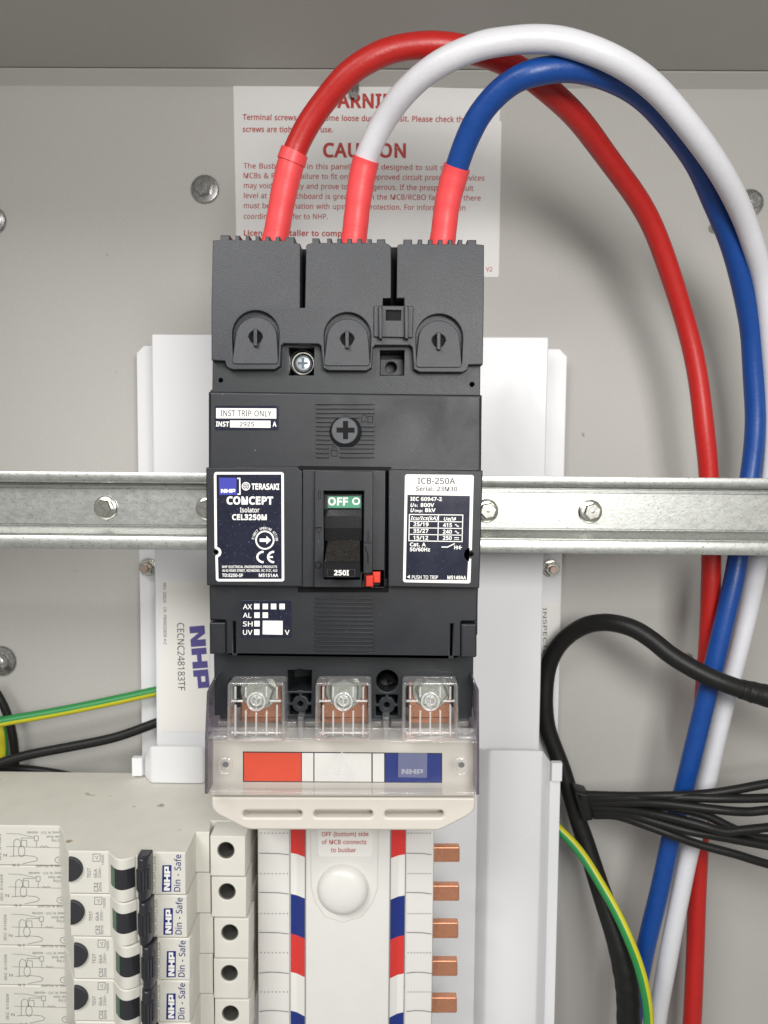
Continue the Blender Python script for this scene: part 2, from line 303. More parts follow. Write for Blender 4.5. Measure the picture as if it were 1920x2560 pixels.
m4E3Q373a353l2n412g442]452P451J3d1J3d2O3b2Z3^2b3X2g3N2i3A2f382`332U312E311J2_1J2_2O2_2W2]2]2Z2b2V2f2P2h2I2i2@2g282d232_1o2W1m2M1m2B1m1J1[1J1[351i351l2g1m2g212l25302:332@362F372M372X362a332i2m2m2e2n2e352m3=333G36
n3F2O372[362d332l2n312g352]362P361J2d1J2d2O2c2Z2^2b2W2g2L2i2=2f232_1n2R1m2B1m1J1[1J1[351i351l2g1m2g212l26302;332B362H37
o3C382@3823351h311_2k1W2d1P2[1L2Q1I2F1H2<1I231L1j1P1c1W1]1_1Y1h1V231U2@1V2K1X2U1[2^1b2i1l3129362G372U362a312k2i322^362U382K 1g2@1h241k1j1o1b251\2=1X2G1W2Q1X2Y1\2_1b2c1j2e242f2@2e2L2c2V2_2^2X2d2Q2g2G2i282f1o2^1k2V1h2L
p3E2N372[362e312n2j352_392Q3:2@3:24381j351a2n1V2e1N2[1J2N1H2F1I2?1J291M241P201T1m1X1k1X1l1T1l1O1m1J1m1F1m0Z1[0Z1[351i351l2g1m2g202k242o29332?352F37 2K2i2A2h2:2e242_202X1n2O1m2C1m2@1m241o1i231a291[2A1X2K1W2T1X2[1\2a1b2e1k2g252h2@2g2L2e2U2a2^2X2f
q3E2c1H2c1L2c1P2c1U2d1X2b1X2]1R2V1M2L1I2A1H251J1j1N1a1V1Z1a1V1o1U2@1V2K1X2U1[2^1a2i1j3125362A372M362V332]2m2c2g2d2g2f353435340Z2c0Z 2D1W2N1X2V1[2\1`2`1g2b202c2<2c2?2b2L2`2V2\2^2S2f2D2i272f1n2^1j2U1h2K1g2?1h231j1i1n1a271Y
r2]2M372P372T372W372Z362X2f2U2g2R2g2O2g2L2g2F2g2@2e2;2b262^222X1o2R1m2K1m2C1m1J1[1J1[351i351k2b1l2b202h252m2:312@352F37
s2j2a1h2`1^2\1V2U1P2M1L2B1I261H1l1H1c1J1[1L1T1O1T1_1\1\1d1Y1m1W271V2B1W2J1[2N1`2P1f2O1j2N1m2K202F242?27262;1l2?1d2C1]2G1X2M1U2S1T2[1W2g1_301h3421372=372F372O362W332_302Y2b2R2e2K2g2C2i2;2i222h1k2f1f2a1e2\1f2X1h2T1k2Q202N282K2A2H2J2D2R2@2Y2;2]262`20
t2R2?1V2C1W2G1W2K1X2N1Y2N1K2K1J2F1I2A1H2<1H241I1l1K1f1O1a1U1^1^1\1i1\2h1M2h1M301]371d3N1n3N1n352M352M2h1n2h1n1j1o1a231[281X
u3F3535351J2f1J2d1X2c1X2_1S2Z1O2U1L2N1J2H1H2A1H251I1k1L1d1Q1^1Y1[1c1Z1o1Z351l351l201m1e211]291X2D1W2N1X2V1[2\1a2`1h2b222c2>2c35
v30231J1J351]3524262521271l291g2:1b2<1]2<1Z2=1Z2>1]2?1b2A1g2C1l2E222F262]3530352G1J
w3h2`2G2^2O2]2S2\2W2Z2^2Y2a2Y2c2X2c2X2a2W2^2U2W2U2S2S2O2R2K2Q2G2>1J1j1J1L361^361m2<1o262021221k231e241`241\251\261_271b281j291n2:222;262<292O362c363529381o391j3;1e3<1a3<1\3=1\3>1`3?1e3@1j3A203C263D2<3S363e363H1J331J
x34252A1O351c352?2M2[352n352I2A301J2\1J2?251a1J1N1J
y301J351]3524282623281n2:1i2;1d2<1`2=1[2>1[2@1a2B1h2E202G292]3530352B1;2>12290j230c1m0^1d0[1[0Z1V0Z1R0Z1O0[1L0[1L0j1O0i1R0i1U0h1X0h1^0i1c0k1g0m1j111m16201;261J
z2h2`1J1R1J1R1V2L2h1U2h1U352_352_2h1f1X2`1X
~3=2@2J292M242N1o2O1k2O1e2O1_2L1Y2H1T2D1T2S1Y2X1_2[1e2]1l2^222^282]2>2[2G2W2M2U2R2S2W2R2[2R2a2S2g2U2m2Y322^322N2m2J2h2F2a2D2Z2D2U2D2O2E2H2G
"""
FONT = {}
for ln in FONTDATA.strip('\n').split('\n'):
    q = ln[1:]; num = lambda k: (ord(k[0]) - 48) * 64 + ord(k[1]) - 48 - 90
    adv = num(q[:2]); FONT[ln[0]] = (adv / 250, [[(num(l[i:i + 2]) / 250, num(l[i + 2:i + 4]) / 250) for i in range(0, len(l), 4)] for l in q[2:].split(' ') if l])
FONT['4'][1][1][:] = [(q[0] / 250, q[1] / 250) for q in ((73, 122), (21, 48), (73, 48))]
FONT['A'][1][1][:] = [(q[0] / 250, q[1] / 250) for q in ((64, 123), (41, 60), (87, 60))]


def fatten(loop, d):
    out = []; n = len(loop)
    for i in range(n):
        p, q, r = Vector(loop[i - 1]), Vector(loop[i]), Vector(loop[(i + 1) % n])
        a, c = (q - p), (r - q)
        if a.length < 1e-6 or c.length < 1e-6: out.append(tuple(q)); continue
        a.normalize(); c.normalize()
        n1, n2 = Vector((-a.y, a.x)), Vector((-c.y, c.x)); m = n1 + n2
        if m.length < 1e-3: out.append(tuple(q)); continue
        m.normalize(); out.append(tuple(q + m * d / max(0.45, m.dot(n1))))
    return out


def glyphs(s, bold, shear):
    key = (s, bold, shear)
    if key not in GLYPH:
        cu = bpy.data.curves.new('tmp', 'CURVE'); cu.dimensions = '2D'; cu.fill_mode = 'BOTH'
        x = 0.0
        for ch in s:
            if ch == ' ' or ch not in FONT: x += 0.28; continue
            adv, loops = FONT[ch]
            big = max(loops, key=lambda l: abs(area2(l)))
            sg = -1 if area2(big) > 0 else 1
            for l in loops:
                if bold: l = fatten(l, bold * sg)
                sp = cu.splines.new('POLY'); sp.points.add(len(l) - 1); sp.use_cyclic_u = True
                for p, q in zip(sp.points, l): p.co = (x + q[0] + shear * q[1], q[1], 0, 1)
            x += adv + bold * 1.2
        ob = bpy.data.objects.new('tmp', cu)
        vs, fs = mesh_of(ob)
        bpy.data.objects.remove(ob); bpy.data.curves.remove(cu)
        GLYPH[key] = (vs, fs)
    return GLYPH[key]


def block_logo(mb, p0, p1, h, Y, mi=0):
    """the three square joined letters N H P as blocks"""
    polys = [[(0, 0), (0, 1), (13, 1), (22, .42), (22, 1), (33, 1), (33, 0), (21, 0), (11, .58), (11, 0)],
             [(35.5, 0), (35.5, 1), (46, 1), (46, .64), (57, .64), (57, 1), (68, 1), (68, 0), (57, 0), (57, .34), (46, .34), (46, 0)],
             [(70.5, 0), (70.5, 1), (81, 1), (81, 0)], [(81, .76), (81, 1), (100, 1), (100, .76)], [(90, .5), (90, .76), (100, .76), (100, .5)], [(81, .24), (81, .5), (100, .5), (100, .24)]]
    p0 = Vector(p0); p1 = Vector(p1); d = p1 - p0; u = d.normalized(); up = Vector((u.y, -u.x))
    for pl in polys: fill(mb, [tuple(p0 + d * (x / 100) + up * (h * y)) for x, y in pl], Y, mi)


CAPH = None


def text(mb, s, p0, p1, h, Y, bold=0.0, mi=0, shear=0.0, flip=False):
    """letters whose baseline runs from pixel p0 to pixel p1, capitals h pixels high"""
    global CAPH
    if CAPH is None:
        v, _ = glyphs('H', 0.0, 0.0); CAPH = max(q.y for q in v)
    vs, fs = glyphs(s, bold, shear)
    if not vs: return
    x0 = min(v.x for v in vs); x1 = max(v.x for v in vs)
    p0 = Vector(p0); p1 = Vector(p1); d = p1 - p0; u = d.normalized(); up = Vector((u.y, -u.x)) * (-1 if flip else 1)
    Yf = Y if callable(Y) else (lambda px, py: Y)
    out = []
    for v in vs:
        q = p0 + d * ((v.x - x0) / (x1 - x0)) + up * (h * v.y / CAPH)
        out.append(at(q, Yf(q.x, q.y)))
    mb.add(out, fs, mi)


def lathe(mb, c, prof, n=32, mi=0, sq=None, caps=True):
    """surface of revolution about the viewing depth axis: prof [(radius mm, Y)], c pixel, centre on first Y"""
    C = c if isinstance(c, Vector) else at(c, prof[0][1])
    vs = []; fs = []
    for r, y in prof:
        for k in range(n):
            a = 2 * math.pi * k / n + (sq or 0)
            vs.append((C.x + r * math.cos(a), y, C.z + r * math.sin(a)))
    m = len(prof)
    for i in range(m - 1):
        for k in range(n):
            fs.append((i * n + k, i * n + (k + 1) % n, (i + 1) * n + (k + 1) % n, (i + 1) * n + k))
    if caps: fs.append(tuple((m - 1) * n + k for k in range(n))); fs.append(tuple(k for k in reversed(range(n))))
    return mb.add(vs, fs, mi)


def spline(pts, sub=8):
    P = [Vector(p) for p in pts]; P = [P[0] * 2 - P[1]] + P + [P[-1] * 2 - P[-2]]
    out = []
    for i in range(1, len(P) - 2):
        a, b, c, d = P[i - 1:i + 3]
        for k in range(sub):
            t = k / sub
            out.append(0.5 * ((2 * b) + (c - a) * t + (2 * a - 5 * b + 4 * c - d) * t * t + (3 * b - a - 3 * c + d) * t ** 3))
    out.append(P[-2])
    return out


def smooth(pts, it=2):
    P = [Vector(p) for p in pts]
    for _ in range(it):
        P = [P[0]] + [P[i - 1] * 0.25 + P[i] * 0.5 + P[i + 1] * 0.25 for i in range(1, len(P) - 1)] + [P[-1]]
    return P


def tube(mb, pts, r, n=20, mi=0, stripe=None, cap=True, twist=0.0, rough=0.0):
    """round tube through points (mm); r number or function of t; stripe=(first angle, last angle, material) in degrees from straight towards camera"""
    m = len(pts); vs = []; fs = []; mis = []
    up = None
    ref = Vector((0, -1, 0))
    for i, p in enumerate(pts):
        t = (pts[min(i + 1, m - 1)] - pts[max(i - 1, 0)]).normalized()
        if up is None: up = ref - t * ref.dot(t); up = up.normalized() if up.length > 1e-3 else Vector((1, 0, 0))
        else: up = (up - t * up.dot(t)).normalized()
        side = t.cross(up)
        rr = r(i / (m - 1)) if callable(r) else r
        for k in range(n):
            a = 2 * math.pi * k / n + twist * i / m
            q = rr * (1 + (random.uniform(-rough, rough) if rough else 0))
            vs.append(p + (up * math.cos(a) + side * math.sin(a)) * q)
    for i in range(m - 1):
        for k in range(n):
            fs.append((i * n + k, i * n + (k + 1) % n, (i + 1) * n + (k + 1) % n, (i + 1) * n + k))
            ang = ((k + 0.5) * 360 / n + 180) % 360 - 180
            mis.append(stripe[2] if stripe and stripe[0] <= ang <= stripe[1] else mi)
    if cap:
        fs.append(tuple(reversed(range(n)))); fs.append(tuple((m - 1) * n + k for k in range(n))); mis += [mi, mi]
    o = len(mb.v); mb.v += vs; mb.f += [tuple(j + o for j in f) for f in fs]; mb.mi += mis
    return mb


WORLD = {}


def empty(name, loc_mm, label, cat, group=None, kind=None):
    o = bpy.data.objects.new(name, None); COL.objects.link(o); o.empty_display_size = 0.01
    o.location = Vector(loc_mm) / 1000; WORLD[o.name] = Vector(loc_mm)
    tag(o, label, cat, group, kind)
    return o


def tag(o, label=None, cat=None, group=None, kind=None):
    if label: o['label'] = label
    if cat: o['category'] = cat
    if group: o['group'] = group
    if kind: o['kind'] = kind
    return o


def build(name, mb, mats, parent=None, sharp=35, origin=None):
    if not isinstance(mats, (list, tuple)): mats = [mats]
    if origin is None:
        lo = Vector([min(v[i] for v in mb.v) for i in range(3)]); hi = Vector([max(v[i] for v in mb.v) for i in range(3)])
        origin = (lo + hi) / 2
    origin = Vector(origin)
    me = bpy.data.meshes.new(name)
    me.from_pydata([(v - origin) / 1000 for v in mb.v], [], mb.f)
    for m in mats: me.materials.append(m)
    me.polygons.foreach_set('material_index', mb.mi)
    me.polygons.foreach_set('use_smooth', [True] * len(mb.f))
    me.update()
    me.set_sharp_from_angle(angle=R(sharp))
    o = bpy.data.objects.new(name, me); COL.objects.link(o)
    if parent is not None:
        o.parent = parent; o.location = (origin - WORLD[parent.name]) / 1000
    else:
        o.location = origin / 1000
    WORLD[o.name] = origin
    return o


def copy_tree(o, parent=None):
    c = o.copy(); COL.objects.link(c)
    if parent is not None: c.parent = parent
    for ch in list(o.children): copy_tree(ch, c)
    return c


# ------------------------------------------------------------------ materials
M_WALL = mat('grey_powder_coat', (0.455, 0.445, 0.42), 0.55, bump=0.3, bscale=1400, var=0.08, vscale=1900, patch=(7, 0.02), speck=(150, 0.775, (0.22, 0.21, 0.19)))
M_CEIL = mat('grey_powder_coat_top', (0.455, 0.445, 0.42), 0.55, bump=0.3, bscale=1400, var=0.08, vscale=1900, patch=(7, 0.02), speck=(150, 0.775, (0.22, 0.21, 0.19)))
M_PAN = mat('white_enamel', (0.765, 0.77, 0.785), 0.36, patch=(14, 0.02), bump=0.05, bscale=250, speck=(190, 0.80, (0.40, 0.40, 0.41)))
M_ZINC = mat('galvanised_steel', (0.52, 0.53, 0.505), 0.40, metal=0.85, var=0.12, vscale=500, speck=(1500, 0.61, (0.30, 0.31, 0.275)), stretch=(0.6, 1, 1), bump=0.1, bscale=900)
M_SCREW = mat('zinc_screw', (0.66, 0.66, 0.60), 0.25, metal=1.0, var=0.1, vscale=400)
M_BOLT = mat('dull_zinc_bolt', (0.46, 0.46, 0.45), 0.27, metal=0.95, var=0.28, vscale=500)
M_BLACK = mat('charcoal_plastic', (0.0115, 0.013, 0.0165), 0.43, bump=0.2, bscale=4500, patch=(45, 0.16), speck=(800, 0.745, (0.16, 0.16, 0.165)))
M_CAP = mat('dark_grey_plastic', (0.027, 0.029, 0.034), 0.45, var=0.10, vscale=1500, bump=0.3, bscale=2600, patch=(60, 0.10), speck=(800, 0.76, (0.16, 0.16, 0.165)))
M_BASE = mat('black_moulding', (0.013, 0.0155, 0.018), 0.45, var=0.08, vscale=700, bump=0.25, bscale=2600)
M_DARK = mat('recess_shade_black', (0.005, 0.005, 0.006), 0.6, spec=0.15)  # near-black puts the shade of holes, gaps and mouldings into the colour
M_GLOSS = mat('gloss_black_plastic', (0.010, 0.010, 0.011), 0.22, bump=0.1, bscale=900)
M_GRIT = mat('gritty_black_plastic', (0.016, 0.014, 0.012), 0.30, bump=1.0, bscale=1500, speck=(1900, 0.62, (0.13, 0.115, 0.09)))  # pale warm flecks paint the glints of the rough grain
M_NAVY = mat('navy_label', (0.012, 0.014, 0.030), 0.24, var=0.25, vscale=130, speck=(1500, 0.66, (0.10, 0.11, 0.15)))
M_INK = mat('white_ink', (0.86, 0.85, 0.82), 0.45)
M_CREAM = mat('cream_label', (0.80, 0.785, 0.75), 0.45)
M_BLKINK = mat('black_ink', (0.02, 0.02, 0.022), 0.5)
M_GREYINK = mat('grey_ink', (0.13, 0.13, 0.135), 0.5)
M_REDINK = mat('red_ink', (0.42, 0.035, 0.03), 0.5)
M_BLUEINK = mat('blue_ink', (0.012, 0.022, 0.16), 0.5)
M_LOGO = mat('logo_blue', (0.045, 0.05, 0.36), 0.4)
M_VIOLET = mat('violet_ink', (0.09, 0.075, 0.26), 0.5)
M_GREEN = mat('green_sticker', (0.06, 0.27, 0.16), 0.45)
M_TRIP = mat('red_button', (0.72, 0.045, 0.025), 0.4, bump=0.1)
M_PAPER = mat('sticker_paper', (0.74, 0.735, 0.725), 0.5, bump=0.12, bscale=60, var=0.02)
M_SLEEVE = mat('red_heat_shrink', (0.80, 0.070, 0.075), 0.42, bump=0.15, bscale=700, var=0.05, vscale=200)
M_REDC = mat('red_insulation', (0.46, 0.015, 0.012), 0.38, bump=0.2, bscale=900, var=0.06, vscale=300)
M_WHITEC = mat('white_insulation', (0.64, 0.64, 0.67), 0.38, bump=0.2, bscale=900, var=0.03, vscale=300)
M_BLUEC = mat('blue_insulation', (0.004, 0.052, 0.25), 0.38, bump=0.2, bscale=900, var=0.08, vscale=300)
M_WIRE = mat('black_insulation', (0.010, 0.010, 0.0095), 0.45, spec=0.3, bump=0.25, bscale=500, var=0.1)
M_GRN = mat('green_insulation', (0.02, 0.23, 0.055), 0.4, bump=0.1, var=0.05)
M_YEL = mat('yellow_insulation', (0.55, 0.50, 0.02), 0.4, bump=0.1, var=0.05)
M_BEIGE = mat('beige_abs', (0.62, 0.585, 0.52), 0.42, var=0.03, vscale=120, bump=0.08, bscale=1500)
M_MODULE = mat('ivory_plastic', (0.66, 0.645, 0.585), 0.42, var=0.03, vscale=120, bump=0.08, bscale=1500)
M_MODTOP = mat('ivory_plastic_side', (0.64, 0.62, 0.55), 0.5, var=0.05, vscale=90, bump=0.1, bscale=1200, speck=(95, 0.70, (0.30, 0.25, 0.15)))
M_COVER = mat('white_abs', (0.72, 0.71, 0.68), 0.38, var=0.02, vscale=100)
M_PRED = mat('phase_red', (0.66, 0.04, 0.035), 0.35)
M_PWHITE = mat('phase_white', (0.80, 0.79, 0.75), 0.35)
M_PBLUE = mat('phase_blue', (0.012, 0.030, 0.20), 0.35)
M_ORANGE = mat('phase_orange_red', (0.74, 0.075, 0.03), 0.4, var=0.06, vscale=60)
M_COPPER = mat('copper', (0.70, 0.32, 0.19), 0.38, metal=0.7, var=0.15, vscale=900, bump=0.2, bscale=1600)
M_PALEBOLT = mat('pale_zinc', (0.74, 0.78, 0.69), 0.32, metal=0.65, var=0.15, vscale=300)
M_PINK = mat('stud_end', (0.55, 0.40, 0.34), 0.4, metal=0.6)
M_TOGGLE = mat('toggle_black', (0.026, 0.026, 0.031), 0.17, bump=0.05)
M_TEST = mat('test_button_black', (0.028, 0.029, 0.034), 0.5, bump=0.1)
M_CLEAR = clear('clear_polycarbonate', (0.992, 0.99, 0.99), 0.03, 1.6)
M_CLEARRIB = clear('clear_polycarbonate_rib', (0.985, 0.98, 0.982), 0.05, 1.8, 0.09)  # slight white haze puts bright edge highlights into the colour
M_RIBLINE = clear('clear_polycarbonate_rib_glint', (0.97, 0.97, 0.97), 0.05, 2.0, 0.30)  # stronger white haze stands in for the glints along the ribs
M_CLEAREDGE = clear('clear_polycarbonate_edge', (0.50, 0.46, 0.53), 0.08, 1.7, 0.03)

# ------------------------------------------------------------------ the cabinet
YB = 428.0
zc = at((960, 176), 421).z                     # ceiling height
zband = at((960, 219), YB).z
XL, XR = -300.0, 285.0
mb = MB(); mb.quad((XL, YB, -470), (XR, YB, -470), (XR, YB, zband), (XL, YB, zband))
mb.quad((XL, YB, zband), (XR, YB, zband), (XR, YB - 1.2, zband + 0.8), (XL, YB - 1.2, zband + 0.8))
mb.quad((XL, YB - 1.2, zband + 0.8), (XR, YB - 1.2, zband + 0.8), (XR, 420.5, zc - 0.6), (XL, 420.5, zc - 0.6))
mb.quad((XL, 420.5, zc - 0.6), (XR, 420.5, zc - 0.6), (XR, 420.5, zc + 6), (XL, 420.5, zc + 6))
tag(build('wall_back', mb, M_WALL), kind='structure')
mb = MB(); mb.box(XL, XR, 190, 418.9, zc, zc + 6); mb.box(XL, XR, 415, 424, zc + 6, zc + 7)
tag(build('ceiling', mb, M_CEIL), kind='structure')
mb = MB(); mb.box(XL - 2, XL, 215, YB + 2, -470, zc + 2); tag(build('wall_left', mb, M_WALL), kind='structure')
mb = MB(); mb.box(XR, XR + 2, 215, YB + 2, -470, zc + 2); tag(build('wall_right', mb, M_WALL), kind='structure')

# warning sticker on the back wall
ys = YB - 0.35
mb = MB()
top = [(583 + (1254 - 583) * t, 209 + 12 * t + 1.6 * math.sin(9 * t) + random.uniform(-0.5, 0.5)) for t in [k / 14 for k in range(15)]]
plate(mb, top + rpoly([(1254, 300), (1247, 693), (588, 690), (586, 640)], 6), ys, YB - 0.05, bevel=0.05)
sk = empty('warning_sticker', at((918, 690), ys), 'white paper sticker with red warning text on the grey back wall', 'sticker')
build('paper', mb, M_PAPER, sk)
mb = MB(); yt = ys - 0.08
def wtext(s, x0, x1, yb, h, bold=0.0, dy=8):
    text(mb, s, WN(x0, yb), WN(x1, yb + dy * (x1 - x0) / 1300), h / 2.3042, yt, bold + 0.008)
wtext('WARNING', 555, 1062, 203, 76, 0.028)
wtext('Terminal screws can become loose during transit. Please check that all', 108, 1470, 275, 31, 0.012, 14)
wtext('screws are tight before use.', 108, 628, 345, 31, 0.012, 6)
wtext('CAUTION', 570, 1048, 488, 76, 0.026)
lines = [('The Busbar fitted in this panelboard is designed to suit only', 112, 1330, 555, 12), ('MCBs & RCBOs. Failure to fit only the approved circuit protection devices', 112, 1500, 611, 14),
         ('may void warranty and prove to be dangerous. If the prospective fault', 114, 1437, 668, 16), ('level at the switchboard is greater than the MCB/RCBO fault level there', 114, 1478, 726, 14),
         ('must be coordination with upstream protection. For information on', 114, 1390, 784, 14), ('coordination refer to NHP.', 114, 598, 846, 5)]
for s, x0, x1, yb, dy in lines: wtext(s, x0, x1, yb, 30, 0.0, dy)
wtext('Licensed installer to complete', 114, 760, 942, 30, 0.02, 8)
wtext('V2', 1508, 1546, 1148, 24, 0.0, 0)
build('lettering', mb, M_REDINK, sk)

# bolts on the wall
def hexbolt(c, Y, rf, rh, hh, name, label, cat, group, m, spin=0.3, dome=False):
    C = at(c, Y); t = empty(name, C, label, cat, group)
    b = MB(); lathe(b, C, [(rf, Y), (rf, Y - 0.8), (rf * 0.93, Y - 1.5), (rh * 1.02, Y - 2.0)], 36); build('washer', b, m, t)
    b = MB()
    if dome: lathe(b, C, [(rh, Y - 1.5), (rh, Y - hh * 0.5), (rh * 0.8, Y - hh * 0.85), (rh * 0.4, Y - hh), (0.05, Y - hh)], 28)
    else:
        lathe(b, C, [(rh, Y - 1.5), (rh, Y - hh + 0.6), (rh * 0.88, Y - hh)], 6, sq=spin)
        lathe(b, C + Vector((0.1, 0, 0)), [(rh * 0.45, Y - hh + 0.4), (rh * 0.42, Y - hh - 0.35), (rh * 0.3, Y - hh - 0.4)], 20)
    build('head', b, m, t)
    return t
G = 'bolts in the back wall'
hexbolt((513, 474), YB, 7.7, 4.6, 5.5, 'wall_bolt', 'hex flange bolt in the back wall between left edge and warning sticker', 'bolt', G, M_BOLT)
hexbolt((-18, 552), YB, 7.6, 4.6, 5.5, 'wall_bolt', 'hex flange bolt cut by the left picture edge, high on the back wall', 'bolt', G, M_BOLT)
hexbolt((4, 1652), YB, 8.6, 5.2, 7, 'wall_bolt', 'domed bolt at the left edge above the green and yellow wire', 'bolt', G, M_BOLT, dome=True)
hexbolt((1874, 508), YB, 7.3, 4.4, 5.0, 'wall_bolt', 'flange bolt half hidden behind the white cable at the right', 'bolt', G, M_BOLT)
for c, r, lab in (((1784, 571), 2.6, 'small screw tip in the back wall beside the blue cable at upper right'), ((1719, 1640), 1.9, 'tiny dark screw tip in the back wall left of the red cable below the rail')):
    b = MB(); lathe(b, c, [(r, YB), (r, YB - 3), (r * 0.8, YB - 3.4), (r * 0.65, YB - 2.2), (0.05, YB - 2.2)], 20)
    tag(build('screw_tip', b, M_BOLT), lab, 'screw', 'screw tips in the back wall')
b = MB(); C = at((887, 222), 424)
tube(b, [C + Vector((0, 0, 4)), C + Vector((0, -1, -1)), C + Vector((0, -2, -4))], lambda t: 2.4 + 0.25 * math.sin(t * 30), 14)
tag(build('threaded_stud', b, M_BOLT), 'short threaded stud at the top of the warning sticker', 'stud')

# ------------------------------------------------------------------ white mounting pan
YP = 398.0
pan = empty('mounting_pan', at((876, 2560), YP), 'white enamelled steel mounting pan behind the black isolator', 'mounting pan')
b = MB()
xl, xr = at((383, 1180), YP).x, at((1364, 1180), YP).x
zt = at((876, 839), YP).z
def pxx(x, z, Y):                              # world x,z at Y -> pixel
    v = CAM_R.transposed() @ Vector((x, Y, z)); return (960 + F * v.x / -v.z, 1280 - F * v.y / -v.z)
plate(b, rpoly([pxx(xl, zt, YP), pxx(xr, zt, YP), pxx(xr, -430, YP), pxx(xl, -430, YP)], 5), YP, YP + 2.4, bevel=0.8, res=3)
b.box(xl + 14, xr - 14, YP + 2.4, 424, -430, zt - 3)
build('front_plate', b, M_PAN, pan)
for side, (a0, a1) in ((-1, (345, 400)), (1, (1350, 1411))):
    b = MB(); YF = 417.0
    x0, x1 = at((a0, 1180), YF).x, at((a1, 1180), YF).x
    z1 = at((340, 864), YF).z; c = 4
    pts = [(x0 + (c if side < 0 else 0), z1), (x1 - (c if side > 0 else 0), z1), (x1, z1 - (c if side > 0 else 0)), (x1, -430), (x0, -430), (x0, z1 - (c if side < 0 else 0))]
    plate(b, [pxx(x, z, YF) for x, z in pts], YF, YF + 9, bevel=0.5, res=2)
    build('side_flange', b, M_PAN, pan)
b = MB(); ysx = YP - 0.25
plate(b, [PL(1200, 268), PL(1560, 268), PL(1545, 1395), PL(1185, 1390)], ysx, YP - 0.02, bevel=0.05); ps = build('rating_sticker', b, M_CREAM, pan)
b = MB()
block_logo(b, PL(1402, 612), PL(1440, 1072), 38, ysx - 0.08); build('logo_lettering', b, M_VIOLET, ps)
b = MB()
text(b, 'CECNC248183TF', PL(1312, 585), PL(1320, 1085), 17, ysx - 0.08, 0.0)
text(b, 'WO: 58826   CR: PR00025858 4-C', PL(1208, 285), PL(1212, 745), 7.5, ysx - 0.08, 0.0); build('lettering', b, M_BLKINK, ps)
b = MB(); plate(b, [KR(358, 340), KR(445, 345), KR(440, 760), KR(352, 760)], 416.7, 416.95, bevel=0.05); isx = build('inspection_sticker', b, M_CREAM, pan)
b = MB(); text(b, 'INSPECTED', KR(362, 368), KR(366, 680), 9.5, 416.6, 0.0); build('lettering', b, M_BLKINK, isx)
# nuts on the pan flanges
for c, lab in (((371, 1417), 'hex nut on a stud on the left flange of the white pan'), ((1377, 1420), 'hex nut on a stud on the right flange of the white pan')):
    Y = 417.0; C = at(c, Y); t = empty('flange_nut', C, lab, 'nut', 'nuts on the pan flanges')
    b = MB(); lathe(b, C, [(4.9, Y), (4.9, Y - 1), (4.6, Y - 1.3)], 32); build('washer', b, M_SCREW, t)
    b = MB(); lathe(b, C, [(4.2, Y - 1.2), (4.2, Y - 4.2), (3.5, Y - 5.0)], 6, sq=0.2); build('hex_nut', b, M_SCREW, t)
    b = MB(); lathe(b, C, [(2.1, Y - 4), (2.1, Y - 7.0), (1.8, Y - 7.5)], 24); build('stud', b, M_PINK, t)

# white hat-section brackets either side of the busbar
xmid = (xl + xr) / 2
def bracket(sign, label):
    Y0 = 385.0; ZB0 = -430 if sign > 0 else at((420, 2131), 316).z + 0.4
    e = [at((p, 2100), Y) for p, Y in ((1192, 397.5), (1222, Y0), (1352, Y0), (1372, 394), (1397, 394))]
    prof = [(P.x, P.y) for P in e]
    if sign < 0: prof = [(2 * xmid - x, y) for x, y in prof]
    ztop = at((1290, 1877), Y0).z; ztab = at((1390, 1904), 394).z
    t = empty('rail_bracket', (prof[1][0], Y0, -430), label, 'bracket', 'white brackets beside the busbar')
    b = MB(); th = 1.4
    prf = [prof[0], ((prof[0][0] * 0.2 + prof[1][0] * 0.8), Y0 + 1.5), (prof[1][0] + sign * 0.8, Y0), (prof[2][0] - sign * 1.2, Y0), (prof[2][0] + sign * 0.3, Y0 + 1), prof[3], prof[4]]
    prf2 = [(x, y + th) for x, y in prf]
    tops = [ztop - 4, ztop - 1.2, ztop, ztop, ztop - 0.8, ztab - 0.5, ztab]
    n = len(prf); vs = []
    for (x, y), z in zip(prf, tops): vs += [(x, y, z), (x, y, ZB0)]
    for (x, y), z in zip(prf2, tops): vs += [(x, y, z), (x, y, ZB0)]
    fs = []
    for i in range(n - 1):
        a, c = 2 * i, 2 * i + 2; o = 2 * n
        fs += [(a, a + 1, c + 1, c), (a + o, c + o, c + o + 1, a + o + 1), (a, c, c + o, a + o)]
    fs += [(0, 2 * n, 2 * n + 1, 1), (2 * n - 2, 2 * n - 1, 4 * n - 1, 4 * n - 2)]
    b.add(vs, fs); build('channel', b, M_PAN, t, sharp=50)
    b = MB(); x0 = prof[4][0]; xs = sorted((x0, x0 - sign * 5.2)); b.box(xs[0], xs[1], 390.5, 393.8, ztab - 9, ztab + 0.6); build('end_tab', b, M_PAN, t)
    return t
bracket(1, 'white hat-section bracket to the right of the copper fingers')
bracket(-1, 'white bracket end showing above the ivory breaker modules')

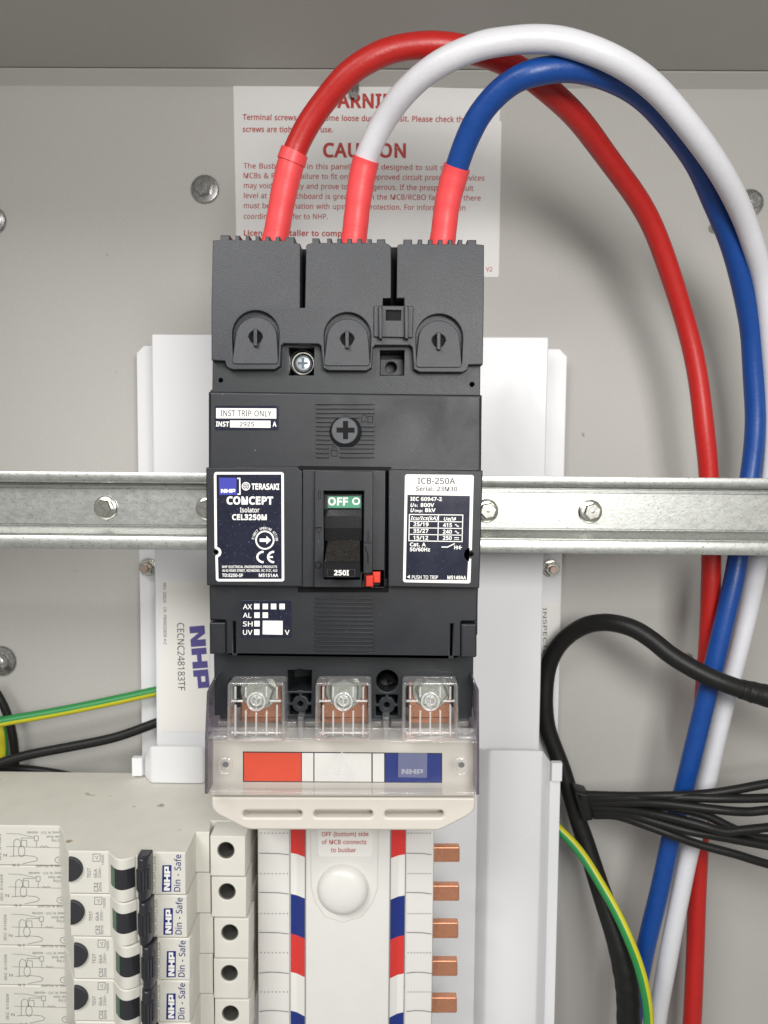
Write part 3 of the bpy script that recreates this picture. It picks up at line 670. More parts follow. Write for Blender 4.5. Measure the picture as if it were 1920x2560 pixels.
# ------------------------------------------------------------------ galvanised rail
rail = empty('mounting_rail', (0, 350, at((960, 1280), 350).z), 'galvanised steel top-hat rail running across behind the isolator', 'rail')
b = MB(); Yr = 342.0; Yw = 349.5
zz = lambda py, Y: at((1000, py), Y).z
prof = [(zz(1188, Yr), Yr + 1.2), (zz(1187.5, Yr), Yr + 0.2), (zz(1190, Yr), Yr), (zz(1206, Yr), Yr), (zz(1211, Yr), Yr + 0.5), (zz(1214, Yr), Yr + 1.6), (zz(1216, Yr), Yr + 6.8), (zz(1217, Yw), Yw + 0.6),
        (zz(1219.5, Yw), Yw + 0.6), (zz(1220.5, Yw), Yw - 0.5), (zz(1224, Yw), Yw - 0.5), (zz(1225, Yw), Yw + 0.5), (zz(1227.5, Yw), Yw + 0.5), (zz(1229, Yw), Yw),
        (zz(1317, Yw), Yw), (zz(1319, Yw), Yw + 0.9), (zz(1321, Yw), Yw + 0.9), (zz(1322.5, Yw), Yw - 0.3), (zz(1342, Yr), Yr + 1.0), (zz(1344, Yr), Yr + 2.0), (zz(1346, Yr), Yr + 2.0), (zz(1347, Yr), Yr + 0.3), (zz(1349.5, Yr), Yr), (zz(1377, Yr), Yr), (zz(1380, Yr), Yr + 0.3), (zz(1380.5, Yr), Yr + 1.3)]
rx = [XL + 0.2, -60, 60, XR - 0.2]
vs = []; fs = []
n = len(prof)
for off in (0, 1.3):
    for x in rx:
        for z, y in prof: vs.append((x, y + off, z))
for l in range(2):
    for i in range(len(rx) - 1):
        for k in range(n - 1):
            a = (l * len(rx) + i) * n + k
            fs.append((a, a + 1, a + n + 1, a + n) if l == 0 else (a, a + n, a + n + 1, a + 1))
b.add(vs, fs); build('rail_profile', b, M_ZINC, rail, sharp=40)
for c, lab, sp in (((265, 1269), 'slotted hex screw in the rail at far left', 0.9), ((519, 1271), 'rail screw almost hidden by the left edge of the isolator', 0.2), ((1216, 1277), 'rail screw peeping out at the right edge of the isolator', 2.3), ((1475, 1279), 'slotted hex screw in the rail right of the isolator', 2.4)):
    Y = Yw; C = at(c, Y); t = empty('rail_screw', C, lab, 'screw', 'screws in the galvanised rail')
    b = MB(); lathe(b, C, [(5.4, Y), (5.4, Y - 0.5), (5.0, Y - 0.9), (3.9, Y - 1.2)], 36); build('flange', b, M_SCREW, t)
    b = MB(); off = C + Vector((-0.4 if c[0] < 600 else 0.5, 0, 0.2))
    lathe(b, off, [(3.9, Y - 0.9), (3.9, Y - 2.7), (3.4, Y - 3.3), (2.4, Y - 3.3)], 6, sq=sp); build('hex_head', b, M_SCREW, t)
    b = MB(); d = Vector((math.cos(sp), 0, -abs(math.sin(sp)))) * 3.0; nrm = Vector((-d.z, 0, d.x)).normalized() * 0.35
    o = Vector((off.x, Y - 3.36, off.z)); b.quad(o - d - nrm, o + d - nrm, o + d + nrm, o - d + nrm)
    lathe(b, o, [(0.9, Y - 3.38), (0.8, Y - 3.4)], 6); build('slot', b, M_BOLT, t)

# ------------------------------------------------------------------ the isolator
iso = empty('isolator_switch', at((860, 1800), 338), 'large black three-pole isolator switch with white-edged rating plates in the centre', 'isolator')
YL, YU, YC, YS, YLOW, YBK = 290.0, 295.0, 300.0, 304.0, 307.0, 340.0
# base moulding
b = MB()
pocket1, pocket2 = zmap(Z3, [(502, 640), (632, 640), (632, 785), (502, 785)]), zmap(Z3, [(975, 655), (1100, 655), (1100, 785), (975, 785)])
pin1, pin2 = circ(*Z3(148, 811), 5.5, 16), circ(*Z3(1452, 832), 5.5, 16)
plate(b, rpoly(zmap(Z3, [(108, 560), (1498, 560), (1494, 890), (104, 880)]), 3), YS, YS + 14, [pocket1, pocket2, pin1, pin2], 0.3)
plate(b, zmap(Z3, [(112, 500), (1490, 500), (1486, 890), (110, 880)]), YS + 13.9, YBK, (), 0.3)
plate(b, zmap(Z4, [(95, 30), (1490, 40), (1480, 1300), (95, 1290)]), YBK - 8.5, YBK, (), 0.3)
term = [zmap(Z5, [(x0, 497), (x0 + 8, 492), (x1 - 8, 492), (x1, 497), (x1, 720), (x0, 720)]) for x0, x1 in ((192, 478), (648, 925), (1098, 1375))]
outer = zmap(Z5, [(112, 340), (1460, 340), (1458, 500), (1450, 690), (1436, 690), (1434, 712), (1375, 712), (1375, 500), (1367, 492), (1106, 492), (1098, 500), (1098, 712),
                  (925, 712), (925, 500), (917, 492), (656, 492), (648, 500), (648, 712), (478, 712), (478, 500), (470, 492), (200, 492), (192, 500), (192, 712), (148, 710), (146, 682), (118, 682)])
hole1 = zmap(Z5, [(498, 447), (540, 447), (560, 440), (580, 447), (620, 447), (620, 555), (580, 555), (560, 550), (540, 555), (498, 555)])
hole2 = circ(*Z5(1012, 503), 27.5, 28)
pads = []
for cx, cy in ((562, 622), (1010, 628)):
    for sx in (-1, 1):
        for sy in (-1, 1):
            q = [(cx + sx * 8, cy + sy * 54), (cx + sx * 56, cy + sy * 54), (cx + sx * 56, cy + sy * 8), (cx + sx * 42, cy + sy * 8), (cx + sx * 38, cy + sy * 24), (cx + sx * 24, cy + sy * 38), (cx + sx * 8, cy + sy * 42)]
            pads.append(zmap(Z5, q))
    pads.append(circ(*Z5(cx, cy), 7, 16))
plate(b, outer, YLOW, YBK - 12, [hole1, hole2, *pads], 0.35)
plate(b, zmap(Z5, [(118, 330), (1455, 330), (1440, 640), (130, 640)]), YBK - 12, YBK, (), 0.3)
build('base_moulding', b, M_BASE, iso)
# parts inside the pockets
b = MB(); C = Z3(578, 725)
lathe(b, C, [(5.0, YS + 9), (5.0, YS + 5), (4.7, YS + 5), (4.5, YS + 7.5), (0.05, YS + 7.5)], 36); build('screw_cup', b, M_GLOSS, iso)
def phillips(c, Y, r, m, parent, name='screw_head', md=M_DARK):
    b = MB(); lathe(b, c, [(r, Y), (r, Y - 1.0), (r * 0.8, Y - 1.7), (r * 0.3, Y - 2.0), (0.05, Y - 2.0)], 32); s = build(name, b, m, parent)
    b = MB(); o = at(c, Y); y2 = Y - 2.12
    for w, h in ((r * 0.62, r * 0.14), (r * 0.14, r * 0.62)):
        b.quad((o.x - w, y2 - (0.02 if w > h else 0), o.z - h), (o.x + w, y2 - (0.02 if w > h else 0), o.z - h), (o.x + w, y2 - (0.02 if w > h else 0), o.z + h), (o.x - w, y2 - (0.02 if w > h else 0), o.z + h))
    build('cross_slot', b, md, s)
    return s
phillips(C, YS + 8, 3.3, mat('blued_zinc', (0.52, 0.58, 0.62), 0.35, metal=0.5), iso, 'mounting_screw', mat('screw_slot_grey', (0.10, 0.13, 0.15), 0.4, metal=0.6))
b = MB(); lathe(b, C, [(4.45, YS + 6.0), (4.45, YS + 5.3), (4.0, YS + 5.3), (4.0, YS + 6.0)], 40, caps=False); build('bright_ring', b, M_SCREW, iso)
b = MB(); plate(b, zmap(Z3, [(975, 700), (1100, 700), (1100, 785), (975, 785)]), YS + 7, YS + 13.8, [circ(*Z3(1032, 744), 14, 24)], 0.3); build('screw_seat', b, M_BASE, iso)
b = MB(); C2 = Z5(1012, 503); lathe(b, C2, [(4.5, YLOW + 12), (4.5, YLOW + 1), (4.2, YLOW + 0.3), (3.6, YLOW + 9), (0.05, YLOW + 10)], 36); build('screw_cup', b, M_GLOSS, iso)
# upper cover
b = MB()
plate(b, rpoly(zmap(Z4, [(84, 38), (1504, 56), (1500, 470), (84, 452)]), 4), YU, YBK - 8, (), 1.0, 3)
cov = build('upper_cover', b, M_BLACK, iso)
b = MB()
for k in range(13):
    y = 98 + k * 23.0
    if 6.5 < k < 0: continue
    segs = [(642, 945)]
    if 3 <= k <= 9:
        dy = abs(y - 247); wch = math.sqrt(max(0, 84 ** 2 - dy ** 2)); segs = [(642, 795 - wch), (795 + wch, 945)] if wch > 0 else segs
    if 3 <= k <= 4: segs = [(642, 795 - 70), (795 + 70, 870)] if k == 4 else [(642, 868)]
    if k >= 10: segs = [(642, 708), (766, 945)]
    for x0, x1 in segs:
        if x1 - x0 > 8: plate(b, zmap(Z4, [(x0, y), (x1, y + 1), (x1, y + 9), (x0, y + 8)]), YU - 0.85, YU + 0.3, (), 0.15)
build('grip_ribs', b, M_BLACK, cov)
b = MB()
yy = YU - 0.06
lk = lambda pts, w: ribbon(b, zmap(Z4, pts), w, yy)
ribbon(b, zmap(Z4, [(722, 345), (752, 345), (752, 374), (722, 374)]), 1.6, yy, True); lk([(727, 345), (727, 330), (737, 323), (747, 330), (747, 345)], 1.6)
ribbon(b, zmap(Z4, [(912, 168), (937, 168), (937, 200), (912, 200)]), 1.6, yy, True); lk([(905, 195), (880, 195), (880, 172), (890, 158), (903, 162), (905, 180)], 1.6)
build('lock_marks', b, M_DARK, cov)
b = MB(); lathe(b, Z4(797, 248), [(6.2, YU - 0.2), (6.2, YU - 0.35), (5.8, YU - 0.4), (5.7, YU - 0.05), (0.05, YU - 0.05)], 44); build('screw_recess_shade', b, M_DARK, cov)  # dark disc offset behind the screw paints the recess shadow as a crescent
b = MB(); C = Z4(793, 243)
lathe(b, C, [(5.15, YU), (5.15, YU - 1.2), (4.8, YU - 1.6), (0.05, YU - 1.6)], 44)
build('cover_screw', b, mat('slate_plastic', (0.055, 0.060, 0.068), 0.4, bump=0.2), cov)
b = MB(); cx, cy, w, l = 796, 239, 13, 47
fill(b, zmap(Z4, [(cx - w, cy - l), (cx + w, cy - l), (cx + w, cy - w), (cx + l, cy - w), (cx + l, cy + w), (cx + w, cy + w), (cx + w, cy + l), (cx - w, cy + l), (cx - w, cy + w), (cx - l, cy + w), (cx - l, cy - w), (cx - w, cy - w)]), YU - 1.7)
build('cross_slot', b, M_DARK, cov)
# setting sticker
b = MB(); plate(b, rrect(*Z4(118, 112), *Z4(450, 240), 5), YU - 0.14, YU + 0.1, (), 0.04); st = build('setting_sticker', b, M_NAVY, iso)
b = MB(); fill(b, zmap(Z4, [(125, 125), (437, 127), (437, 179), (125, 178)]), YU - 0.2); fill(b, zmap(Z4, [(197, 189), (407, 190), (407, 227), (197, 225)]), YU - 0.2)
text(b, 'INST', Z4(124, 219), Z4(192, 220), 11.5, YU - 0.2, 0.03); text(b, 'A', Z4(418, 220), Z4(438, 220), 11.5, YU - 0.2, 0.03); build('white_print', b, M_INK, st)
b = MB(); text(b, 'INST TRIP ONLY', Z4(148, 165), Z4(413, 168), 14, YU - 0.27, 0.010); text(b, '2925', Z4(246, 219), Z4(322, 220), 10.5, YU - 0.27, 0.012); build('black_print', b, M_BLKINK, st)
# front plates either side of the handle
b = MB()
plate(b, rpoly(zmap(Z4, [(72, 432), (545, 428), (560, 445), (572, 450), (572, 1052), (76, 1045)]), 3), YL, YU + 4, [circ(*L1(200, 1525), 4.5, 16)], 0.45, 2)
build('front_panel', b, M_BLACK, iso)
b = MB(); plate(b, rpoly(zmap(Z4, [(1018, 442), (1508, 448), (1490, 1060), (1016, 1052)]), 3), YL, YU + 4, [circ(*L2(1300, 1565), 4.5, 16)], 0.45, 2)
build('front_panel', b, M_BLACK, iso)
# left rating plate
yl = YL - 0.16
bord = zmap(L1, [(200, 168), (215, 160), (1335, 160), (1358, 175), (1366, 1995), (1350, 2008), (250, 2008), (228, 1990), (218, 1600)]) + circ(*L1(208, 1525), 10.2, 9, 80, -80) + zmap(L1, [(205, 1440), (192, 200)])
outl = zmap(L1, [(175, 175), (200, 140), (1350, 140), (1385, 170), (1390, 2000), (1360, 2032), (240, 2032), (205, 1995), (200, 1610)]) + circ(*L1(205, 1525), 9, 9, 80, -80) + zmap(L1, [(185, 1440)])
b = MB(); plate(b, outl, yl, YL + 0.1, (), 0.04); rp = build('rating_plate', b, M_NAVY, iso)
b = MB(); y = yl - 0.07
ribbon(b, bord, 6.2, y, True)
text(b, 'TERASAKI', L1(820, 436), L1(1300, 440), 13.6, y, 0.04)
text(b, 'CONCEPT', L1(390, 690), L1(1195, 693), 17.5, y, 0.045)
text(b, 'Isolator', L1(622, 834), L1(958, 836), 11.5, y, 0.012)
text(b, 'CEL3250M', L1(485, 962), L1(1085, 965), 12.8, y, 0.04)
ribbon(b, zmap(L1, [(575, 248), (618, 250), (622, 520), (577, 522)]), 3.2, y)
c = L1(725, 385); ribbon(b, circ(*c, 9.3, 26), 2.4, y, True); ribbon(b, circ(*c, 5.4, 20), 1.5, y, True)
ribbon(b, [(c[0] - 5, c[1]), (c[0] + 5, c[1])], 1.2, y); ribbon(b, [(c[0], c[1] - 8), (c[0], c[1] + 8)], 1.2, y - 0.02)
c = L1(1052, 1315); ribbon(b, circ(*c, 22.0, 40), 4.0, y, True)
fill(b, zmap(L1, [(962, 1288), (1078, 1288), (1080, 1245), (1158, 1316), (1080, 1388), (1078, 1345), (962, 1345)]), y)
word = 'DIRECT OPENING ACTION'
for k, ch in enumerate(word):
    if ch == ' ': continue
    a = R(188 + (172) * k / (len(word) - 1)); r0 = 27.0
    ctr = (c[0] + r0 * math.cos(a), c[1] + r0 * math.sin(a)); tg = (-math.sin(a), math.cos(a))
    hw = 1.7 if ch not in 'I' else 0.5
    text(b, ch, (ctr[0] - tg[0] * hw, ctr[1] - tg[1] * hw), (ctr[0] + tg[0] * hw, ctr[1] + tg[1] * hw), 5.6, y, 0.03)
ribbon(b, [L1(1030, 1520)] + [L1(1032 - 112 * math.sin(R(t)), 1607 - 92 * math.cos(R(t))) for t in (15, 40, 65, 90, 115, 140, 165)] + [L1(1030, 1695)], 5.2, y)
ribbon(b, [L1(1212, 1520)] + [L1(1214 - 108 * math.sin(R(t)), 1607 - 92 * math.cos(R(t))) for t in (15, 40, 65, 90, 115, 140, 165)] + [L1(1212, 1695)], 5.2, y)
ribbon(b, [L1(1108, 1607), L1(1190, 1607)], 4.6, y)
text(b, 'NHP ELECTRICAL ENGINEERING PRODUCTS', L1(314, 1797), L1(1262, 1797), 5.8, y, 0.02)
text(b, '46-63 RIVER STREET, RICHMOND, VIC 3121, AUS', L1(314, 1862), L1(1268, 1862), 5.8, y, 0.02)
text(b, 'TD:E250-SF', L1(312, 1948), L1(675, 1950), 7.4, y, 0.03); text(b, 'M5151AA', L1(948, 1948), L1(1282, 1950), 7.4, y, 0.03)
build('white_print', b, M_INK, rp)
b = MB(); fill(b, zmap(L1, [(262, 236), (560, 240), (562, 532), (264, 535)]), y); build('logo_square', b, M_LOGO, rp)
b = MB(); block_logo(b, L1(292, 498), L1(540, 496), 9.4, y - 0.07); build('logo_lettering', b, M_INK, rp)
# right rating plate
outl = zmap(L2, [(155, 205), (180, 178), (1320, 190), (1345, 215), (1312, 1480)]) + circ(*L2(1300, 1565), 11, 9, -85, -275) + zmap(L2, [(1300, 1650), (1288, 2040), (1260, 2065), (150, 2045), (120, 2015)])
b = MB(); plate(b, outl, yl, YL + 0.1, (), 0.04); rp = build('rating_plate', b, M_CREAM, iso)
b = MB(); y1 = yl - 0.06
nav = zmap(L2, [(198, 532), (1278, 552), (1258, 1470)]) + circ(*L2(1295, 1565), 17.5, 9, -100, -255) + zmap(L2, [(1238, 1665), (1228, 2008), (168, 1998)])
fill(b, nav, y1); build('navy_field', b, M_NAVY, rp)
b = MB(); y = y1 - 0.07
def t2(s, x0, x1, yb, h, bold=0.03, sh=0.0, sl=6): text(b, s, L2(x0, yb), L2(x1, yb + sl * (x1 - x0) / 600), h / 6.9136, y, bold, 0, sh)
t2('IEC 60947-2', 248, 792, 632, 60); t2('U', 250, 312, 738, 60, 0.03, 0.25); t2('i:', 322, 374, 738, 40); t2('800V', 424, 660, 738, 60)
t2('U', 250, 312, 828, 60, 0.03, 0.25); t2('imp:', 322, 462, 828, 42); t2('8kV', 500, 684, 828, 60)
t2('Icu/Ics(kA)', 252, 722, 962, 56, 0.025, 0.2); t2('Ue(V)', 826, 1048, 975, 56, 0.025, 0.2)
for s, x0, x1, yb in (('25/19', 302, 562, 1072), ('35/27', 298, 560, 1186), ('15/12', 298, 556, 1305), ('415', 812, 968, 1086), ('240', 808, 966, 1200), ('250', 808, 964, 1310)): t2(s, x0, x1, yb, 62)
t2('Cat. A', 240, 514, 1420, 60); t2('50/60Hz', 240, 588, 1505, 60)
t2('PUSH TO TRIP', 275, 724, 1985, 60, 0.012); t2('M5149AA', 888, 1212, 1990, 58)
fill(b, zmap(L2, [(188, 1950), (240, 1918), (240, 1982)]), y)
g = lambda pts, w=2.0, cl=False: ribbon(b, zmap(L2, pts), w, y - 0.01, cl)
g([(232, 872), (1155, 882), (1142, 1342), (222, 1325)], 2.2, True)
for ya, yb_ in ((988, 1000), (1102, 1114), (1215, 1230)): g([(230, ya), (1150, yb_)], 2.0)
g([(735, 880), (722, 1335)], 2.2)
for yb_ in (1066, 1182): g([(1018, yb_ - 8), (1032, yb_ - 22), (1048, yb_ - 12), (1058, yb_ + 10), (1072, yb_ + 16), (1088, yb_ + 2)], 2.0)
g([(1006, 1272), (1088, 1274)], 2.0); g([(1006, 1306), (1028, 1306)], 2.0); g([(1036, 1306), (1058, 1307)], 2.0); g([(1066, 1307), (1088, 1308)], 2.0)
g([(785, 1434), (890, 1436), (1015, 1375)], 2.6); g([(1016, 1408), (1012, 1474)], 2.2); g([(1014, 1440), (1140, 1442)], 2.0); g([(1045, 1412), (1115, 1475)], 2.2); g([(1115, 1410), (1045, 1474)], 2.2)
build('white_print', b, M_INK, rp)
b = MB(); text(b, 'ICB-250A', L2(376, 338), L2(1022, 346), 14.5, yl - 0.07, 0.010); text(b, 'Serial: 23M30', L2(345, 462), L2(1056, 470), 10.6, yl - 0.07, 0.014); build('dark_print', b, M_BLKINK, rp)
# handle surround
b = MB()
plate(b, zmap(Z4, [(550, 420), (1034, 426), (1022, 1084), (550, 1078)]), YU + 1.5, YU + 8, (), 0.2); hs = build('recess_floor', b, M_DARK, iso)
b = MB(); plate(b, zmap(Z4, [(552, 424), (1034, 430), (1030, 452), (552, 446)]), YU - 0.05, YU + 0.2, (), 0.02); build('gap_shade_strip', b, M_DARK, iso)  # dark strip laid on the cover paints the shade of the gap
b = MB(); tophole = zmap(TG, [(330, 520), (1002, 520), (992, 1880), (935, 1885), (935, 2005), (330, 2005)])
triph = zmap(TG, [(982, 1905), (1145, 1900), (1148, 1855), (1330, 1855), (1325, 2130), (985, 2130)])
plate(b, zmap(TG, [(-20, 165), (1362, 178), (1350, 2142), (-35, 2130)]), YL + 0.8, YU + 1.5, [zmap(TG, [(300, 500), (1010, 500), (1000, 2015), (300, 2015)]), zmap(TG, [(1120, 1850), (1330, 1855), (1325, 2130), (1120, 2130)])], 0.25); build('surround', b, M_BLACK, iso)
b = MB()
notch = zmap(TG, [(188, 182), (1156, 188), (1150, 1855), (1145, 1900), (982, 1905), (978, 2140), (165, 2136)])
plate(b, notch, YL - 2.6, YL + 0.8, [tophole], 0.35, 2); sf = build('handle_frame', b, M_BLACK, iso)
b = MB(); y = YL - 2.66
def e(pts, w=1.5, cl=False): ribbon(b, zmap(TG, pts), w, y, cl)
e([(240, 518), (275, 520), (275, 652), (240, 650)], 1.4, True); e([(188, 1128), (308, 1130)], 1.8); e([(195, 1140), (300, 1142), (250, 1235)], 1.2, True)
e([(235 + 52 * math.cos(R(a)), 1762 + 52 * math.sin(R(a))) for a in range(0, 360, 20)], 2.6, True)
e([(1058, 1195), (1085, 1195), (1085, 1375), (1130, 1378), (1130, 1398), (1012, 1396), (1012, 1376), (1058, 1376)], 1.3, True); e([(1020, 1448), (1072, 1600), (1072, 1735)], 2.6)
build('embossed_marks', b, M_DARK, sf)
b = MB(); ribbon(b, zmap(TG, [(1010, 1412), (1135, 1414)]), 1.5, y); build('pale_mark', b, M_CAP, sf)
# handle
tog = MB()
x0, x1 = TG(352, 0)[0], TG(968, 0)[0]
def wx(px, py, Y): return at((px, py), Y)
# black slider behind the handle
pts = [(1236, 293.5), (1272, 292.6), (1290, 291.4), (1320, 291.2), (1352, 292)]
for (ya, Ya), (yb_, Yb_) in zip(pts[:-1], pts[1:]):
    tog.quad(wx(x0, yb_, Yb_), wx(x1, yb_, Yb_), wx(x1, ya, Ya), wx(x0, ya, Ya))
build('slider', tog, M_GLOSS, iso, sharp=60)
b = MB(); fill(b, zmap(TG, [(395, 605), (950, 605), (950, 803), (395, 803)]), 291.6); gs = build('off_sticker', b, M_GREEN, iso)
b = MB(); text(b, 'OFF', TG(402, 752), TG(738, 755), 18, 291.5, 0.04)
c = TG(874, 690); ribbon(b, circ(*c, 8.0, 24, ry=7.6), 4.0, 291.5, True); build('white_print', b, M_INK, gs)
b = MB()
Yb0, Yf0 = 291.8, 273.0
A = [wx(*TG(395, 1345), Yb0), wx(*TG(935, 1345), Yb0)]; B = [wx(*TG(345, 1700), Yf0 + 3), wx(*TG(938, 1700), Yf0 + 3)]
mid = [wx(*TG(372, 1520), 283), wx(*TG(937, 1520), 283)]
b.quad(mid[0], mid[1], A[1], A[0]); b.quad(B[0], B[1], mid[1], mid[0])
hd = build('handle_grip', b, M_GRIT, iso, sharp=60)
b = MB()
C_ = [wx(*TG(330, 1728), Yf0 + 0.8), wx(*TG(938, 1728), Yf0 + 0.8)]; D = [wx(*TG(330, 1775), Yf0), wx(*TG(936, 1775), Yf0)]; E = [wx(*TG(330, 1965), Yf0 + 0.5), wx(*TG(933, 1965), Yf0 + 0.5)]
b.quad(C_[0], C_[1], B[1], B[0]); b.quad(D[0], D[1], C_[1], C_[0]); b.quad(E[0], E[1], D[1], D[0])
back = [Vector((v.x, 294, v.z)) for v in E]
b.quad(back[0], back[1], E[1], E[0])
for i, sgn in ((0, 1), (1, -1)):
    poly = [A[i], mid[i], B[i], C_[i], D[i], E[i], back[i]]
    b.add(poly if sgn > 0 else poly[::-1], [tuple(range(7))])
hf = build('handle_nose', b, M_GLOSS, iso, sharp=30)
b = MB(); text(b, '250I', TG(502, 1928), TG(752, 1930), 11.6, Yf0 + 0.1, 0.04); 
build('white_print', b, M_INK, hf)
b = MB(); ribbon(b, zmap(TG, [(390, 1832), (852, 1835), (850, 1950), (390, 1950)]), 1.0, Yf0 + 0.15, True); build('label_edge', b, M_CAP, hf)
# trip button
b = MB(); plate(b, rpoly(zmap(TG, [(1032, 1938), (1165, 1935), (1160, 2128), (1032, 2122)]), 2), YL - 2.2, YU + 1, (), 0.4, 2)
plate(b, rpoly(zmap(TG, [(1148, 1876), (1282, 1880), (1278, 2062), (1165, 2060), (1165, 1938), (1148, 1938)]), 2), YL - 1.4, YU + 1, (), 0.4, 2); build('trip_button', b, M_TRIP, iso)
# lower cover
b = MB()
plate(b, rpoly(zmap(Z5, [(88, -30), (1486, -30), (1478, 195), (1395, 195), (1395, 380), (175, 366), (175, 190), (92, 186)]), 3), YU, YBK - 8, [zmap(Z5, [(213, 196), (224, 196), (226, 362), (216, 362)]), zmap(Z5, [(1342, 208), (1353, 208), (1348, 378), (1338, 378)])], 0.6, 3)
lc = build('lower_cover', b, M_BLACK, iso)
b = MB(); plate(b, zmap(Z5, [(548, 6), (1020, 8), (1020, 44), (548, 44)]), YU - 0.03, YU + 0.2, (), 0.02); build('painted_gap_shadow', b, M_DARK, lc)  # dark strip on the cover, gap shadow put into the colour
b = MB()
for k in range(13):
    y = 70 + k * 22.4; plate(b, zmap(Z5, [(635, y), (937, y + 2), (937, y + 10), (635, y + 8)]), YU - 0.85, YU + 0.3, (), 0.15)
build('grip_ribs', b, M_BLACK, lc)
for x0, x1, y0, y1 in ((90, 174, 200, 364), (1394, 1476, 208, 382)):
    b = MB(); plate(b, rpoly(zmap(Z5, [(x0, y0), (x1, y0), (x1, y1 - 8), (x1 - 8, y1), (x0 + 2, y1)]), 2), YU - 0.8, YBK - 10, (), 0.5, 2); build('side_clip', b, M_BLACK, iso)
b = MB(); plate(b, rrect(*Z5(256, 86), *Z5(515, 278), 2), YU - 0.14, YU + 0.1, (), 0.04); st = build('accessory_sticker', b, M_NAVY, iso)
b = MB(); y = YU - 0.21
for s, xs, yb_ in (('AX', (264, 311), 130), ('AL', (264, 308), 174), ('SH', (264, 314), 219), ('UV', (264, 313), 263)): text(b, s, Z5(xs[0], yb_), Z5(xs[1], yb_ + 0.5), 11.8, y, 0.012)
text(b, 'V', Z5(481, 263), Z5(506, 263), 11.8, y, 0.012)
for x, yy in ((322, 102), (366, 102), (409, 102), (453, 102), (323, 147), (366, 147), (323, 191), (322, 235)): fill(b, zmap(Z5, [(x, yy), (x + 28, yy), (x + 28, yy + 29), (x, yy + 29)]), y)
fill(b, zmap(Z5, [(367, 190), (470, 191), (470, 263), (366, 261)]), y); build('white_print', b, M_INK, st)
# terminal cap
def teeth(a, bnd, y0, yt, xs):
    out = []
    for x0, x1 in xs: out += [(x0, y0), (x0, yt), (x1, yt), (x1, y0)]
    return out
t1 = [(140, 188), (218, 241), (271, 293), (323, 346), (376, 398), (428, 451), (480, 527)]
t2_ = [(620, 657), (698, 721), (750, 773), (803, 826), (856, 879), (908, 931), (958, 1002)]
t3 = [(1097, 1142), (1172, 1195), (1226, 1249), (1279, 1302), (1331, 1354), (1382, 1405), (1430, 1478)]
cap = [(100, 76)] + [p for i, (a, c) in enumerate(t1) for p in ((a, 72 + i * 0.8), (a, 48 + i * 1.6), (c, 48 + i * 1.6), (c, 72 + i * 0.8))] + [(528, 88), (556, 93), (559, 108), (560, 434), (585, 434), (588, 108), (594, 96)] \
    + [p for i, (a, c) in enumerate(t2_) for p in ((a, 88), (a, 64 + i * 0.8), (c, 64 + i * 0.8), (c, 88))] + [(1020, 97), (1033, 108), (1032, 384), (990, 384), (990, 430), (1100, 430), (1100, 384), (1060, 384), (1064, 108), (1070, 98)] \
    + [p for i, (a, c) in enumerate(t3) for p in ((a, 95), (a, 70 + i * 0.4), (c, 70 + i * 0.4), (c, 95))] + [(1518, 100), (1508, 728), (1434, 730), (1430, 755), (1405, 769), (1180, 768), (1150, 752), (1142, 640), (1130, 629), (950, 628), (938, 640), (932, 745), (905, 761), (708, 760), (680, 748), (668, 632), (655, 622), (475, 619), (462, 630), (458, 735), (430, 754), (210, 755), (180, 742), (170, 710), (100, 706)]
zcr = at(Z3(800, 428), YC).z
def cap_bend(vs, fs):
    bm = bmesh.new()
    bv = [bm.verts.new(v) for v in vs]
    for f in fs:
        try: bm.faces.new([bv[i] for i in f])
        except ValueError: pass
    bmesh.ops.bisect_plane(bm, geom=bm.verts[:] + bm.edges[:] + bm.faces[:], plane_co=(0, 0, zcr), plane_no=(0, 0, 1))
    bm.verts.index_update()
    for v in bm.verts:
        if v.co.y < YC + 3 and v.co.z > zcr: v.co.y += (v.co.z - zcr) * 0.09
    out = [v.co.copy() for v in bm.verts]; of = [tuple(v.index for v in f.verts) for f in bm.faces]
    bm.free()
    return out, of
def arch(cx, cy, r, yb_, grow=0):
    return [Z3(cx + (r + grow) * math.cos(R(a)), cy + (r + grow) * math.sin(R(a))) for a in range(180, 361, 12)] + [Z3(cx + r - 4, yb_), Z3(cx - r + 4, yb_)]
doors = [(330, 570), (806, 580), (1282, 588)]
b = MB(); plate(b, zmap(Z3, cap), YC, 338, [arch(cx, cy, 122, cy + 135) for cx, cy in doors], 0.35, 2, bend=cap_bend)
tc = build('terminal_cap', b, M_CAP, iso)
